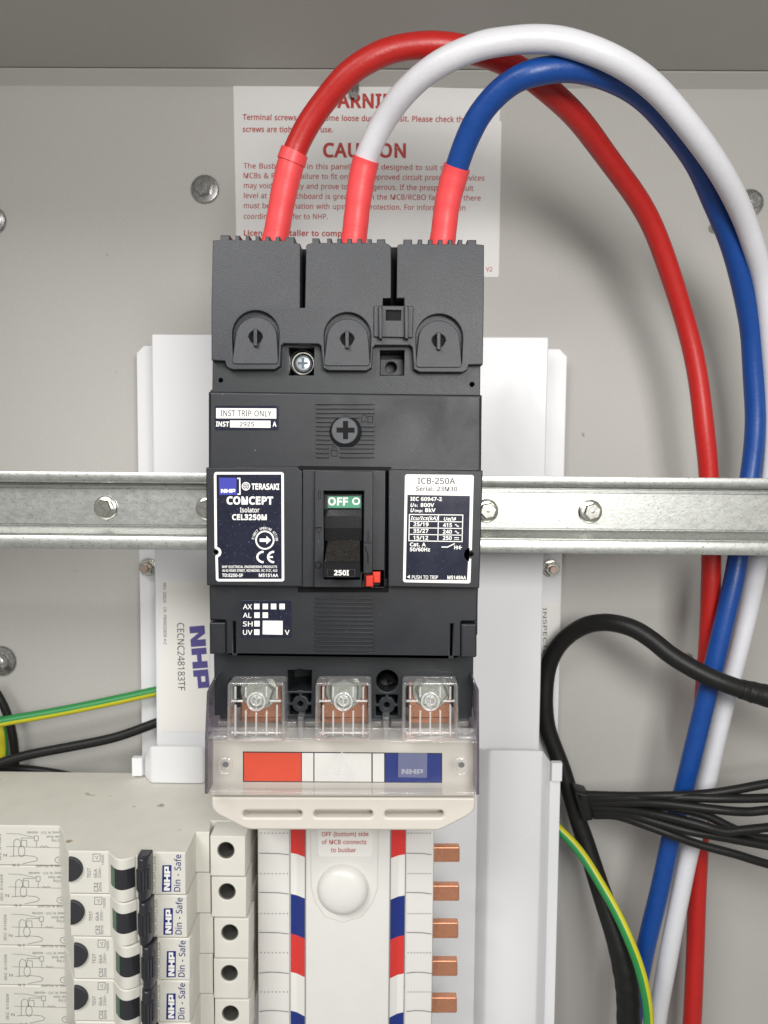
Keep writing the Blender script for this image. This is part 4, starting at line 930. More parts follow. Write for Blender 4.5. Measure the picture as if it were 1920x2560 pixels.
for cx, cy in doors:
    b = MB(); plate(b, arch(cx, cy, 126, cy + 135), YC + 3.0, YC + 6, (), 0.1)
    build('door_recess', b, M_CAP, tc)
    b = MB(); ring = circ(*Z3(cx - 2, cy + 16), 15.5, 28)
    oy = lambda v: v
    def tilt(vs, fs, zb=at(Z3(cx, cy + 150), YC).z, zt_=at(Z3(cx, cy - 110), YC).z):
        return [Vector((v.x, v.y + 2.2 * (v.z - zb) / (zt_ - zb), v.z)) for v in vs], fs
    plate(b, [Z3(cx + 108 * math.cos(R(a)), cy + 14 + 108 * math.sin(R(a))) for a in range(180, 361, 12)] + rpoly(zmap(Z3, [(cx + 116, cy + 60), (cx + 117, cy + 156), (cx - 122, cy + 156), (cx - 122, cy + 60)]), 9)[4:12], YC - 0.5, YC + 1.3, [ring], 0.3, 2, bend=tilt)
    dr = build('terminal_door', b, M_CAP, tc)
    b = MB(); lathe(b, at(Z3(cx - 2, cy + 16), YC), [(2.9, YC + 1.6), (2.9, YC + 0.6), (2.35, YC + 0.6), (2.2, YC + 2.6), (0.05, YC + 2.6)], 32); build('key_socket', b, M_DARK, dr)
    b = MB(); plate(b, rrect(*Z3(cx - 13, cy - 28), *Z3(cx + 8, cy + 64), 2), YC - 1.4, YC + 2.5, (), 0.3, 2); build('key_bar', b, M_CAP, dr)
# clip on the cap
b = MB(); plate(b, rpoly(zmap(Z3, [(942, 422), (1148, 424), (1144, 590), (942, 586)]), 4), YC - 1.2, YC + 1, [zmap(Z3, [(1006, 446), (1083, 448), (1082, 500), (1006, 498)])], 0.35, 2)
cl = build('clip_block', b, M_CAP, tc)
b = MB()
for x0, x1 in ((968, 986), (1102, 1122)): plate(b, zmap(Z3, [(x0, 424), (x1, 424), (x1, 596), (x0, 594)]), YC - 3.6, YC - 0.5, (), 0.4, 2)
build('clip_rib', b, M_CAP, cl)
b = MB(); plate(b, zmap(Z3, [(1000, 440), (1090, 440), (1090, 505), (1000, 505)]), YC - 0.05, YC + 0.1, (), 0.02); build('clip_window', b, M_DARK, cl)
b = MB(); plate(b, zmap(Z3, [(985, 120), (985, 440), (1105, 440), (1105, 120)]), YC + 14, YC + 15, (), 0.1); build('slot_back', b, M_DARK, tc); b = MB(); plate(b, zmap(Z3, [(540, 130), (600, 130), (600, 445), (540, 445)]), YC + 14, YC + 15, (), 0.1); build('slot_back', b, M_DARK, tc)

# ------------------------------------------------------------------ cables
def cable(name, label, path, rad, m, sleeve, sm, slit=None, cat='power cable', group='heavy power cables looping from the isolator'):
    pts = smooth(spline([at((x, y), Y) for x, y, Y in path], 10), 6)
    ph = random.uniform(0, 6)
    pts = [p + Vector((math.sin(i * 0.11 + ph) + 0.6 * math.sin(i * 0.23 + 2 * ph), 0.7 * math.sin(i * 0.17 + ph), 0.5 * math.sin(i * 0.13 - ph))) * 0.30 * min(1, max(0, (i - 40) / 30)) for i, p in enumerate(pts)]
    b = MB(); tube(b, pts, lambda t: rad * (1 + 0.008 * math.sin(t * 61 + ph) + 0.006 * math.sin(t * 143)), 28)
    o = tag(build(name, b, m), label, cat, group)
    if sleeve:
        n = sleeve
        b = MB(); sp = pts[:n]; tube(b, [p for p in sp], lambda t: rad * 1.13 + 0.10 * math.sin(t * 9) + 0.05 * math.sin(t * 31) + (0.12 if t > 0.96 else 0), 28, cap=True)
        build('heat_shrink_sleeve', b, sm, o)
        if slit:
            b = MB(); sp = pts[n - 3:n + 2]; tube(b, sp, lambda t: rad * 1.25 - 0.25 * t, 28, cap=True); build('sleeve_collar', b, sm, o)
    return o
# paths: pixel x, y, depth mm
red = [(676, 640, 330), (690, 590, 328), (706, 500, 325), (728, 405, 322), (752, 345, 320), (790, 280, 317), (856, 199, 312), (920, 151, 309), (990, 122, 308), (1084, 112, 308), (1162, 122, 309), (1240, 146, 312), (1305, 180, 315), (1365, 223, 319), (1452, 301, 330), (1530, 405, 345), (1607, 521, 360), (1658, 637, 370), (1711, 800, 379), (1744, 937, 382), (1763, 1075, 383), (1772, 1189, 384), (1778, 1386, 385), (1776, 1490, 386), (1768, 1620, 390), (1762, 1729, 395), (1755, 1900, 400), (1748, 2100, 402), (1742, 2242, 402), (1737, 2367, 402), (1730, 2556, 402), (1727, 2640, 402), (1720, 3050, 404)]
white = [(876, 640, 330), (886, 590, 328), (896, 500, 325), (912, 410, 322), (933, 354, 318), (960, 302, 314), (998, 247, 308), (1050, 196, 302), (1113, 152, 297), (1191, 118, 294), (1260, 103, 293), (1336, 97, 292), (1420, 106, 292), (1530, 146, 294), (1625, 211, 300), (1713, 307, 310), (1792, 415, 324), (1851, 521, 340), (1886, 613, 352), (1910, 720, 364), (1930, 900, 374), (1936, 1050, 379), (1926, 1200, 381), (1899, 1386, 382), (1880, 1490, 384), (1848, 1620, 386), (1808, 1768, 388), (1762, 1968, 390), (1728, 2110, 390), (1702, 2242, 390), (1675, 2367, 390), (1652, 2493, 392), (1640, 2570, 392), (1630, 2640, 392), (1580, 3050, 394)]
blue = [(1100, 640, 330), (1108, 590, 328), (1118, 510, 325), (1138, 432, 321), (1165, 354, 315), (1202, 284, 309), (1262, 219, 303), (1326, 184, 299), (1423, 170, 300), (1500, 186, 304), (1591, 230, 311), (1663, 297, 319), (1738, 402, 333), (1786, 509, 347), (1832, 625, 359), (1872, 800, 372), (1884, 900, 377), (1888, 1000, 380), (1885, 1090, 381), (1875, 1189, 381), (1845, 1386, 378), (1826, 1490, 377), (1797, 1620, 377), (1764, 1750, 378), (1711, 1968, 383), (1676, 2095, 386), (1644, 2242, 388), (1617, 2367, 389), (1594, 2480, 391), (1580, 2560, 392), (1570, 2640, 392), (1510, 3050, 394)]
cable('power_cable', 'thick red cable looping behind the white and blue ones', red, 4.75, M_REDC, 33, M_SLEEVE, True)
cable('power_cable', 'thick white cable making the outermost loop', white, 4.75, M_WHITEC, 33, M_SLEEVE)
cable('power_cable', 'thick blue cable making the innermost loop', blue, 4.75, M_BLUEC, 33, M_SLEEVE)

def wire(name, label, cat, path, rad, mats, group=None, stripe=None, n=16, sm=4, twist=0.0, rough=0.0):
    pts = smooth(spline([at((x, y), Y) for x, y, Y in path], 8), sm)
    b = MB(); tube(b, pts, rad, n, stripe=stripe, twist=twist, rough=rough)
    return tag(build(name, b, mats), label, cat, group)
thick = [(2450, 1890, 362), (2200, 1832, 362), (2010, 1772, 362), (1960, 1752, 362), (1916, 1738, 362), (1873, 1729, 362), (1808, 1707, 363), (1742, 1677, 366), (1677, 1638, 370), (1634, 1603, 374), (1591, 1575, 378), (1547, 1560, 383), (1504, 1556, 389), (1460, 1565, 396), (1417, 1592, 403), (1386, 1630, 408), (1368, 1680, 411), (1362, 1750, 411), (1368, 1816, 411), (1387, 1872, 410), (1410, 1933, 408), (1441, 2038, 404), (1462, 2100, 402), (1492, 2195, 397), (1518, 2273, 390), (1544, 2352, 384), (1562, 2430, 380), (1570, 2493, 378), (1571, 2560, 377), (1568, 2640, 377), (1540, 3050, 377)]
tk = wire('control_cable', 'thick black cable arching out from behind the white pan to the right edge', 'cable', thick, lambda t: 4.5 + 1.5 * max(0, min(1, (t - 0.70) / 0.16)) + (0.12 * math.sin(t * 300) if t > 0.84 else 0), M_WIRE, None, n=20)
pts = [at(p, Y) for p, Y in (((1850, 1722), 362), ((1880, 1730), 362), ((1925, 1742), 361.5), ((1990, 1766), 361))]
b = MB(); tube(b, spline(pts, 10), lambda t: 4.62 + 1.3 * t + 0.08 * math.sin(t * 23) + 0.05 * math.sin(t * 61), 20, rough=0.025); build('tape_wrap', b, M_WIRE, tk)
bundle = [[(170, 85, 392), (500, 95, 382), (800, 95, 372), (1100, 85, 368), (1400, 45, 366), (1700, -10, 366), (2500, -120, 366), (3330, -180, 368)], [(180, 112, 392), (600, 112, 378), (1000, 110, 368), (1300, 116, 364), (1700, 110, 364), (2500, 60, 364), (3330, 0, 366)],
          [(200, 150, 392), (700, 150, 374), (1000, 175, 366), (1300, 210, 362), (1500, 222, 362), (1700, 205, 362), (2500, 150, 362), (3330, 110, 364)], [(220, 182, 392), (500, 200, 382), (800, 250, 370), (1100, 320, 362), (1300, 378, 360), (1450, 368, 360), (1700, 342, 360), (2500, 260, 360), (3330, 220, 362)],
          [(250, 225, 392), (500, 238, 382), (700, 285, 373), (1000, 370, 366), (1300, 425, 364), (1700, 500, 364), (2500, 640, 364), (3330, 660, 366)], [(270, 248, 392), (450, 252, 384), (650, 318, 375), (850, 390, 370), (1100, 480, 368), (1400, 560, 366), (1700, 650, 366), (2500, 840, 366), (3330, 880, 368)],
          [(240, 140, 394), (600, 160, 381), (900, 190, 370), (1150, 245, 368), (1350, 340, 366), (1500, 400, 366), (1700, 440, 366), (2500, 420, 366), (3330, 400, 368)]]
bl = ['black control wire rising highest at the right edge', 'black control wire running level near the top of its bundle', 'black control wire just below the level one in its bundle', 'black control wire dipping then rising midway down its bundle',
      'black control wire second from the bottom of its bundle', 'lowest black control wire of the bundle at the right', 'black control wire crossing the middle of its bundle']
for p, l in zip(bundle, bl): wire('control_wire', l, 'wire', [(*WR(x, y), Y) for x, y, Y in p], 2.15, M_WIRE, 'black control wires bundled at the right edge', n=12)
b = MB(); A = at((1446, 2000), 391); plate(b, rpoly([(1440, 1978), (1474, 1986), (1484, 2052), (1462, 2056), (1448, 2010)], 5), 388, 400, (), 1.5, 2)
tag(build('cable_tie', b, M_WIRE), 'black cable tie gathering the control wires against the thick black cable', 'cable tie')
EG = 'green and yellow earth wires'
wire('earth_wire', 'green and yellow earth wire curving down beside the thick black cable', 'earth wire', [(1340, 2010, 403), (1372, 2045, 402), (1400, 2076, 399), (1431, 2107, 396), (1463, 2148, 391), (1500, 2208, 385), (1541, 2280, 378), (1575, 2355, 372), (1600, 2424, 369), (1616, 2493, 367), (1622, 2560, 367), (1620, 2640, 367), (1590, 3050, 368)], 2.6, [M_GRN, M_YEL], EG, (-75, -15, 1), 24)
wire('earth_wire', 'green and yellow earth wire running level to the left edge', 'earth wire', [(-445, 1850, 402), (-250, 1845, 400), (-60, 1818, 400), (0, 1805, 402), (80, 1791, 404), (169, 1775, 406), (287, 1751, 408), (391, 1728, 409), (450, 1715, 409)], 2.7, [M_GRN, M_YEL], EG, (5, 62, 1), 24)
BG = 'black wires at the left edge'
wire('black_wire', 'black wire running to the left edge below the green and yellow one', 'wire', [(-445, 2010, 402), (-250, 1985, 400), (-60, 1935, 400), (0, 1908, 402), (67, 1888, 404), (169, 1868, 406), (287, 1844, 408), (388, 1808, 410), (450, 1785, 411)], 2.6, M_WIRE, BG)
wire('black_wire', 'black wire just above the ivory modules at the left edge', 'wire', [(-425, 1890, 410), (-250, 1900, 410), (-60, 1915, 410), (0, 1920, 410), (67, 1923, 411), (150, 1935, 412), (230, 1955, 413)], 2.3, M_WIRE, BG)
wire('black_wire', 'black wire dropping behind the green and yellow one at the left edge', 'wire', [(-40, 1690, 413), (-5, 1738, 414), (18, 1785, 415), (32, 1840, 416), (37, 1890, 417), (38, 1960, 418)], 2.3, M_WIRE, BG)
wire('earth_wire', 'dull yellow and green wire standing at the very left edge', 'earth wire', [(-6, 1795, 420), (2, 1830, 420), (5, 1880, 420), (2, 1960, 420)], 3.2, [M_GRN, M_YEL], EG, (-60, 60, 1), 24)

# ------------------------------------------------------------------ busbar chassis and its cover
bus = empty('busbar_chassis', at((860, 2560), 398), 'beige and white busbar chassis with red white and blue phase strips below the isolator', 'busbar chassis')
YT = 306.0
b = MB()
plate(b, rpoly(zmap(Z5, [(92, 800), (1470, 806), (1468, 1105), (96, 1100)]), 4), YT, 360, (), 0.8, 2)
build('terminal_tray', b, M_BEIGE, bus)
b = MB()
slots = [rrect(*Z5(x0, 1176), *Z5(x1, 1212), 8, 6) for x0, x1 in ((264, 570), (632, 937), (1000, 1304))]
plate(b, rpoly(zmap(Z5, [(100, 1104), (1470, 1108), (1468, 1168), (1440, 1200), (1300, 1272), (1270, 1280), (300, 1276), (270, 1268), (128, 1196), (102, 1164)]), 8), YT + 1.5, YT + 9, slots, 1.0, 3)
lip = build('tray_lip', b, M_BEIGE, bus)
b = MB(); plate(b, zmap(Z5, [(240, 1160), (1330, 1160), (1330, 1230), (240, 1230)]), YT + 7.5, YT + 12, (), 0.1); build('slot_back', b, M_BEIGE, bus)
yb1 = YT - 0.12
b = MB(); fill(b, zmap(Z5, [(264, 868), (1297, 876), (1297, 1031), (264, 1026)]), yb1); psx = build('strip_outline', b, M_BLKINK, bus)
for nm, x0, x1, m in (('phase_strip', 270, 565, M_ORANGE), ('strip_gap', 570, 629, M_PWHITE), ('phase_strip', 635, 930, M_PWHITE), ('strip_gap', 937, 996, M_PWHITE), ('phase_strip', 1002, 1291, M_PBLUE)):
    b = MB(); s = lambda x: 874 + 7 * (x - 270) / 1030
    fill(b, zmap(Z5, [(x0, s(x0)), (x1, s(x1)), (x1, s(x1) + 147), (x0, s(x0) + 147)]), yb1 - 0.06); build(nm, b, m, bus)
# copper links with bolts
for x0, x1 in ((250, 470), (672, 915), (1120, 1345)):
    b = MB(); plate(b, rpoly(zmap(Z5, [(x0, 505), (x1, 505), (x1, 700), (x0, 700)]), 3), 320, 325, (), 0.8, 2)
    plate(b, zmap(Z5, [(x0, 690), (x1, 690), (x1, 780), (x0, 780)]), 326, 331, (), 0.8, 2); build('copper_link', b, M_COPPER, bus)
tb = ['terminal bolt on the copper link under the left clear window', 'terminal bolt on the copper link under the middle clear window', 'terminal bolt on the copper link under the right clear window']
for (cx, cy), lab, tlt in (((352, 548), tb[0], 0.2), ((790, 548), tb[1], 0.5), ((1238, 546), tb[2], 0.9)):
    Y = 320.0; C = at(Z5(cx, cy), Y); t = empty('terminal_bolt', C, lab, 'bolt', 'bolts on the copper links')
    b = MB(); lathe(b, C, [(8.0, Y), (8.0, Y - 1.3), (7.6, Y - 1.7)], 36); build('washer', b, M_PALEBOLT, t)
    b = MB(); lathe(b, C + Vector((0.3, 0, 0.4)), [(6.8, Y - 1.6), (6.8, Y - 5.4), (6.0, Y - 6.2), (2.6, Y - 6.2), (2.4, Y - 5.2), (0.05, Y - 5.2)], 6, sq=tlt); build('hex_head', b, M_PALEBOLT, t)
# clear shroud
shr = empty('clear_shroud', at(Z5(780, 1095), 298), 'clear plastic shroud over the lower terminals and colour strip', 'shroud')
YV = 297.0
b = MB()
front = rpoly(zmap(Z5, [(72, 812), (1486, 816), (1488, 1094), (66, 1088)]), 4)
plate(b, front, YV, YV + 1.6, (), 0.3, 2)
build('front_window', b, M_CLEAR, shr)
b = MB()
for sx, xs in ((0, [(64, 1090), (66, 800), (76, 560), (110, 492), (122, 492), (92, 565), (82, 800), (80, 1090)]), (1, [(1490, 1094), (1490, 800), (1488, 550), (1460, 495), (1452, 505), (1474, 560), (1476, 800), (1474, 1094)])):
    b = MB(); plate(b, zmap(Z5, xs), YV - 0.6, 335, (), 0.4, 2); build('side_wall', b, M_CLEAREDGE, shr)
b = MB()
plate(b, zmap(Z5, [(78, 1078), (1480, 1082), (1480, 1098), (78, 1094)]), YV - 1.0, 318, (), 0.5, 2)
build('bottom_edge', b, M_CLEAR, shr)
b = MB()
for x0, x1 in ((130, 188), (472, 540), (582, 642), (926, 985), (1030, 1092), (1376, 1436)):
    plate(b, zmap(Z5, [(x0, 712), (x1, 712), (x1, 742), (x0, 742)]), YLOW - 3, YLOW + 6, (), 1.0, 3)
plate(b, zmap(Z5, [(82, 745), (1480, 750), (1480, 812), (82, 808)]), YLOW - 4, YLOW - 2.5, (), 0.4, 2)
for x0, x1 in ((546, 578), (988, 1024)): plate(b, zmap(Z5, [(x0, 690), (x1, 690), (x1 - 6, 806), (x0 + 6, 806)]), YLOW - 6, YLOW + 2, (), 0.8, 2)
plate(b, zmap(Z5, [(82, 786), (185, 788), (185, 806), (82, 806)]), YV - 0.5, YV + 6, (), 0.6, 2); plate(b, zmap(Z5, [(1384, 792), (1478, 794), (1478, 812), (1384, 812)]), YV - 0.5, YV + 6, (), 0.6, 2)
build('cross_bar', b, M_CLEARRIB, shr)
for x0, x1 in ((184, 480), (640, 928), (1092, 1380)):
    YW = 296.0
    b = MB(); plate(b, rpoly(zmap(Z5, [(x0, 512), (x1, 512), (x1 + 2, 815), (x0 - 4, 815)]), 9), YW, YW + 1.2, (), 0.3, 2); w = build('terminal_window', b, M_CLEAR, shr)
    b = MB(); ribs = []
    out = rpoly(zmap(Z5, [(x0, 512), (x1, 512), (x1 + 2, 818), (x0 - 4, 818)]), 9); inn = rpoly(zmap(Z5, [(x0 + 16, 528), (x1 - 16, 528), (x1 - 14, 806), (x0 + 14, 806)]), 6)
    plate(b, out, YW - 0.9, YW + 9, [inn], 0.5, 2); build('window_frame', b, M_CLEARRIB, w); b = MB()
    n = 5
    for k in range(n):
        x = x0 + 40 + (x1 - x0 - 80) * k / (n - 1)
        if k in (1, 2, 3): segs = [(535, 590), (660 + (10 if k == 2 else 0), 788)] if k != 2 else [(668, 788)]
        else: segs = [(535, 600), (630, 788)]
        for ya, yb_ in segs: plate(b, zmap(Z5, [(x - 5, ya), (x + 5, ya), (x + 4, yb_), (x - 6, yb_)]), YW - 1.5, YW + 0.1, (), 0.35, 2)
    plate(b, zmap(Z5, [(x0 + 18, 604), (x0 + 80, 604), (x0 + 80, 614), (x0 + 18, 614)]), YW - 1.3, YW + 0.1, (), 0.35, 2); plate(b, zmap(Z5, [(x1 - 80, 604), (x1 - 18, 604), (x1 - 18, 614), (x1 - 80, 614)]), YW - 1.3, YW + 0.1, (), 0.35, 2)
    plate(b, zmap(Z5, [(x0 + 18, 770), (x1 - 18, 770), (x1 - 18, 778), (x0 + 18, 778)]), YW - 1.2, YW + 0.1, (), 0.3, 2)
    cxm = (x0 + x1) / 2
    plate(b, circ(*Z5(cxm, 612), 24, 28), YW - 1.6, YW + 0.1, [circ(*Z5(cxm, 612), 19, 28)], 0.3, 2)
    plate(b, circ(*Z5(cxm, 606), 14, 24), YW - 3.0, YW + 0.1, [circ(*Z5(cxm, 606), 10.5, 24)], 0.3, 2)
    plate(b, zmap(Z5, [(cxm - 3, 560), (cxm + 3, 560), (cxm + 3, 660), (cxm - 3, 660)]), YW - 1.9, YW + 0.1, (), 0.3, 2)
    build('stiffening_rib', b, M_RIBLINE, w)
b = MB(); fill(b, zmap(Z5, [(1070, 868), (1220, 868), (1218, 1004), (1068, 1002)]), YV - 0.06); build('logo_panel', b, clear('frosted_patch', (0.88, 0.88, 0.92), 0.3, 1.5, 0.12), shr)
b = MB(); block_logo(b, Z5(1086, 985), Z5(1198, 986), 12.5, YV - 0.14)
c = clear('frosted_mark', (0.85, 0.85, 0.9), 0.3, 1.5, 0.26)
ribbon(b, zmap(Z5, [(778, 872), (860, 1000), (698, 996)]), 3.5, YV - 0.1, True); ribbon(b, zmap(Z5, [(790, 915), (768, 955), (788, 958), (765, 990)]), 3.0, YV - 0.1); build('moulded_marks', b, c, shr)
for cx, cy in ((172, 938), (1395, 940)):
    b = MB(); plate(b, rrect(*Z5(cx - 36, cy - 38), *Z5(cx + 36, cy + 52), 15, 6), YV - 1.4, YV + 0.2, [rrect(*Z5(cx - 26, cy - 24), *Z5(cx + 26, cy + 44), 11, 6)], 0.4, 2); bo = build('screw_boss', b, M_CLEARRIB, shr)
    b = MB(); fill(b, circ(*Z5(cx + 2, cy - 2), 8, 20, ry=7), YV - 0.08); build('screw_hole', b, M_GREYINK, bo)

# white busbar cover
b = MB()
yc = 2300
P = lambda px, Y: at((px, yc), Y).x
xs = [(644, 352), (646, 347.5), (724, 347), (727, 346.6), (742, 345.6), (762, 343), (766, 342), (776, 341.5), (960, 341.5), (972, 342), (976, 343), (995, 345.6), (1011, 346.6), (1014, 347), (1081, 347.5), (1083, 352)]
prof = [(P(px, Y), Y) for px, Y in xs]
ztop = at((860, 2040), 347).z; zbot = -400
vs = []; fs = []; n = len(prof)
for z in (ztop, zbot):
    for x, y in prof: vs.append((x, y, z))
    vs += [(prof[-1][0], 395, z), (prof[0][0], 395, z)]
n2 = n + 2
for k in range(n2):
    a, c = k, (k + 1) % n2; fs.append((a, a + n2, c + n2, c))
fs += [tuple(reversed(range(n2))), tuple(range(n2, 2 * n2))]
b.add(vs, [tuple(reversed(f)) for f in fs]); cv = build('busbar_cover', b, M_COVER, bus, sharp=30)
# phase colours painted on the sloping strips
ycol = [2040, 2138, 2241, 2341, 2437, 2534, 2640]
for side, seg in (('l', (3, 6)), ('r', (10, 13))):
    for k in range(6):
        b = MB(); m = (M_PRED, M_PWHITE, M_PBLUE)[k % 3]
        z0, z1 = at((860, ycol[k] + (0 if k else -10)), 345).z, at((860, ycol[k + 1]), 345).z
        for j in range(seg[0], seg[1] - 1):
            (xa, ya), (xb, yb_) = prof[j], prof[j + 1]
            b.quad((xa, ya - 0.12, z1), (xb, yb_ - 0.12, z1), (xb, yb_ - 0.12, z0), (xa, ya - 0.12, z0))
        build('phase_strip', b, m, cv)
b = MB()
for x0, x1 in ((648, 722), (1016, 1079)):
    for k, py in enumerate((2136, 2234, 2334, 2433, 2529)):
        s = 0.006; ribbon(b, [(x0, py - 3 * (k < 3)), ((x0 * 2 + x1) / 3, py - 2.6), ((x0 + 2 * x1) / 3, py - 2), (x1, py + 1)], 1.7, 346.7)
    for py in (2083, 2184, 2284, 2382, 2480):
        for q in range(8):
            xx = x0 + 3 + (x1 - x0 - 8) * q / 7; ribbon(b, [(xx, py), (xx + 3, py)], 2.0, 346.7)
for px, Y in ((725, 346.3), (763.5, 342.2), (974.8, 342.2), (1012.5, 346.3)):
    C0 = at((px, yc), Y).x; b.quad((C0 - 0.13, Y - 0.25, zbot), (C0 + 0.13, Y - 0.25, zbot), (C0 + 0.13, Y - 0.25, ztop), (C0 - 0.13, Y - 0.25, ztop))
build('ruled_lines', b, M_GREYINK, cv)
kp = at(ZB(1205, 705), 341.5)
b = MB(); lathe(b, kp, [(11.8, 341.6), (11.7, 340.6), (11.3, 339.2), (10.2, 337.8), (8.0, 336.8), (4.5, 336.2), (0.05, 336.0)], 48); build('round_knob', b, M_COVER, cv)
b = MB()
xsx = [ZB(945, 200), ZB(950, 700), ZB(985, 820), ZB(1060, 930), ZB(1205, 975), ZB(1350, 930), ZB(1440, 820), ZB(1480, 700), ZB(1487, 200)]
ribbon(b, xsx, 2.0, 341.35); build('recess_edge', b, M_BEIGE, cv)
b = MB(); plate(b, rrect(*ZB(1005, 120), *ZB(1437, 452), 10, 5), 341.25, 341.48, (), 0.05); s = build('note_sticker', b, M_PWHITE, cv)
b = MB(); text(b, 'OFF (bottom) side', ZB(1035, 290), ZB(1408, 288), 10.5, 341.1, 0.01); text(b, 'of MCB connects', ZB(1035, 352), ZB(1392, 352), 10.5, 341.1, 0.01); text(b, 'to busbar', ZB(1108, 416), ZB(1308, 416), 10.5, 341.1, 0.01); build('lettering', b, M_REDINK, s)
# copper fingers
for k, (y0, y1, dx) in enumerate(((925, 1035, 0), (1205, 1318, -3), (1475, 1590, -10), (1752, 1865, -16), (2020, 2133, -20))):
    b = MB(); plate(b, rpoly(zmap(ZR, [(340 + dx, y0), (551 + dx, y0), (551 + dx, y1), (340 + dx, y1)]), 4), 354, 358, (), 0.5, 2); build('copper_finger', b, M_COPPER, bus)

# ------------------------------------------------------------------ ivory breaker modules
YQ = [338.0, 316.0, 331.0]
ycm = 2185
X = lambda px, Y: at((px, ycm), Y).x
zt = at((420, 2131), 316).z
PITCH = 19.15; HGT = 18.8
prof = [(-225, 338), (X(150, 338), 338), (X(158, 334), 334), (X(166, 322), 322), (X(171, 316.6), 316.6), (X(173, 316), 316), (X(271, 316), 316)]
hump = []
for k in range(9):
    a = k / 8; px = 273 + 64 * a; hump.append((X(px, 312), 316 - 6.5 * math.sin(math.pi * (0.10 + 0.72 * a))))
prof += hump
prof += [(X(340, 313), 313), (X(381, 313), 313), (X(384, 316), 316), (X(463, 316), 316), (X(467, 317), 317), (X(488, 333), 333), (X(491, 334), 334), (X(524, 334), 334), (X(526, 345), 345), (X(614, 345), 345), (X(624, 352), 352), (X(624, 352), 397.5), (-225, 397.5)]
mod = empty('breaker_module', (X(300, 316), 397, zt - PITCH), 'ivory breaker module at the top of the stack, its top face showing', 'circuit breaker', 'stacked ivory breaker modules')
b = MB(); n = len(prof); vs = []
zs = [(zt, 0.5), (zt - 0.4, 0), (zt - HGT + 0.4, 0), (zt - HGT, 0.5)]
for z, ins in zs:
    for x, y in prof: vs.append((x, y + (ins if y < 390 else 0), z))
fs = []; mi = []
for l in range(3):
    for k in range(n):
        a, c = l * n + k, l * n + (k + 1) % n; fs.append((a, c, c + n, a + n)); mi.append(0)
fs.append(tuple(reversed(range(n)))); mi.append(1); fs.append(tuple(range(3 * n, 4 * n))); mi.append(1)
b.add(vs, [tuple(reversed(f)) for f in fs], mi); build('case', b, [M_MODULE, M_MODTOP], mod, sharp=30)
# pixel helper for the first module: photo pixels measured on its own faces
b = MB(); c0 = ZL(545, 878)
pts = [c0] + circ(*c0, 34, 22, -90, 90, ry=30.5)
plate(b, [(c0[0], c0[1] - 30.5)] + circ(*c0, 34, 22, -88, 88, ry=30.5) + [(c0[0], c0[1] + 30.5)], 314.6, 317, (), 0.4, 2); build('test_button', b, M_TEST, mod)
# window in the hump with green stripe
b = MB(); zw0, zw1 = at(ZL(960, 862), 311).z, at(ZL(960, 1022), 311).z
hp = [(x, y - 0.12) for x, y in hump]
for j in range(8):
    (xa, ya), (xb, yb_) = hp[j], hp[j + 1]
    b.quad((xa, ya, zw1), (xb, yb_, zw1), (xb, yb_, zw0), (xa, ya, zw0), 1 if j in (1,) else 0)
build('window', b, [M_TOGGLE, mat('window_green', (0.02, 0.14, 0.05), 0.3)], mod, sharp=60)
# black toggle
b = MB()
x0, x1 = X(338, 306), X(375, 309); xc = (x0 + x1) / 2; rr = (x1 - x0) / 2
zt0 = at(ZL(1130, 790), 305.5).z; zt1 = zt0 - 18.7
sect = [(xc + rr * math.cos(R(180 - a)), 311.0 - 5.8 * math.sin(R(a)) ** 0.8) for a in range(0, 181, 12)]
sect = [(sect[0][0], 313.2)] + sect + [(sect[-1][0], 313.2)]
rows = [(zt0, 0.86, 0.90), (zt0 - 0.35, 0.97, 0.97), (zt0 - 0.9, 1.0, 1.0), (zt1 + 0.9, 1.0, 1.0), (zt1 + 0.3, 0.97, 0.95), (zt1, 0.9, 0.88)]
vs = []; fs = []; n = len(sect)
for z, kx, ky in rows:
    for x, y in sect: vs.append((xc + (x - xc) * kx, 313.2 + (y - 313.2) * ky, z))
for l in range(len(rows) - 1):
    for k in range(n - 1): a = l * n + k; fs.append((a, a + n, a + n + 1, a + 1))
fs += [tuple(range(n)), tuple(reversed(range((len(rows) - 1) * n, len(rows) * n)))]
b.add(vs, fs)
zg0, zg1 = zt0 - 5.2, zt1 + 4.6
for k in range(6):
    a = 40 + k * 22; cxg, cyg = xc + rr * math.cos(R(180 - a)), 311.0 - 5.8 * math.sin(R(a)) ** 0.8
    tube(b, [Vector((cxg, cyg, zg0)), Vector((cxg, cyg, zg1))], 0.5, 8)
build('toggle', b, M_TOGGLE, mod, sharp=40)
# terminal block with its clamp hole
hc = at(ZB(270, 405), 331)
b = MB()
tl = [pxx(X(526, 331), zt - 0.2, 331), pxx(X(613, 331), zt - 0.2, 331), pxx(X(613, 331), zt - HGT + 0.2, 331), pxx(X(526, 331), zt - HGT + 0.2, 331)]
plate(b, tl, 331, 344.9, [circ(*ZB(270, 405), 21.5, 30)], 0.35, 2); tbk = build('terminal_block', b, M_MODULE, mod)
b = MB(); C = Vector((hc.x, 343.5, hc.z)); lathe(b, Vector((hc.x, 343.5, hc.z)), [(4.0, 344.6), (4.0, 331.9), (3.3, 331.9), (3.2, 343.8), (0.05, 343.8)], 30); build('clamp_shade_sleeve', b, mat('clamp_shade_grey', (0.10, 0.096, 0.085), 0.5, metal=0.3), tbk)  # dark sleeve added in the clamp hole, its shade put into the colour
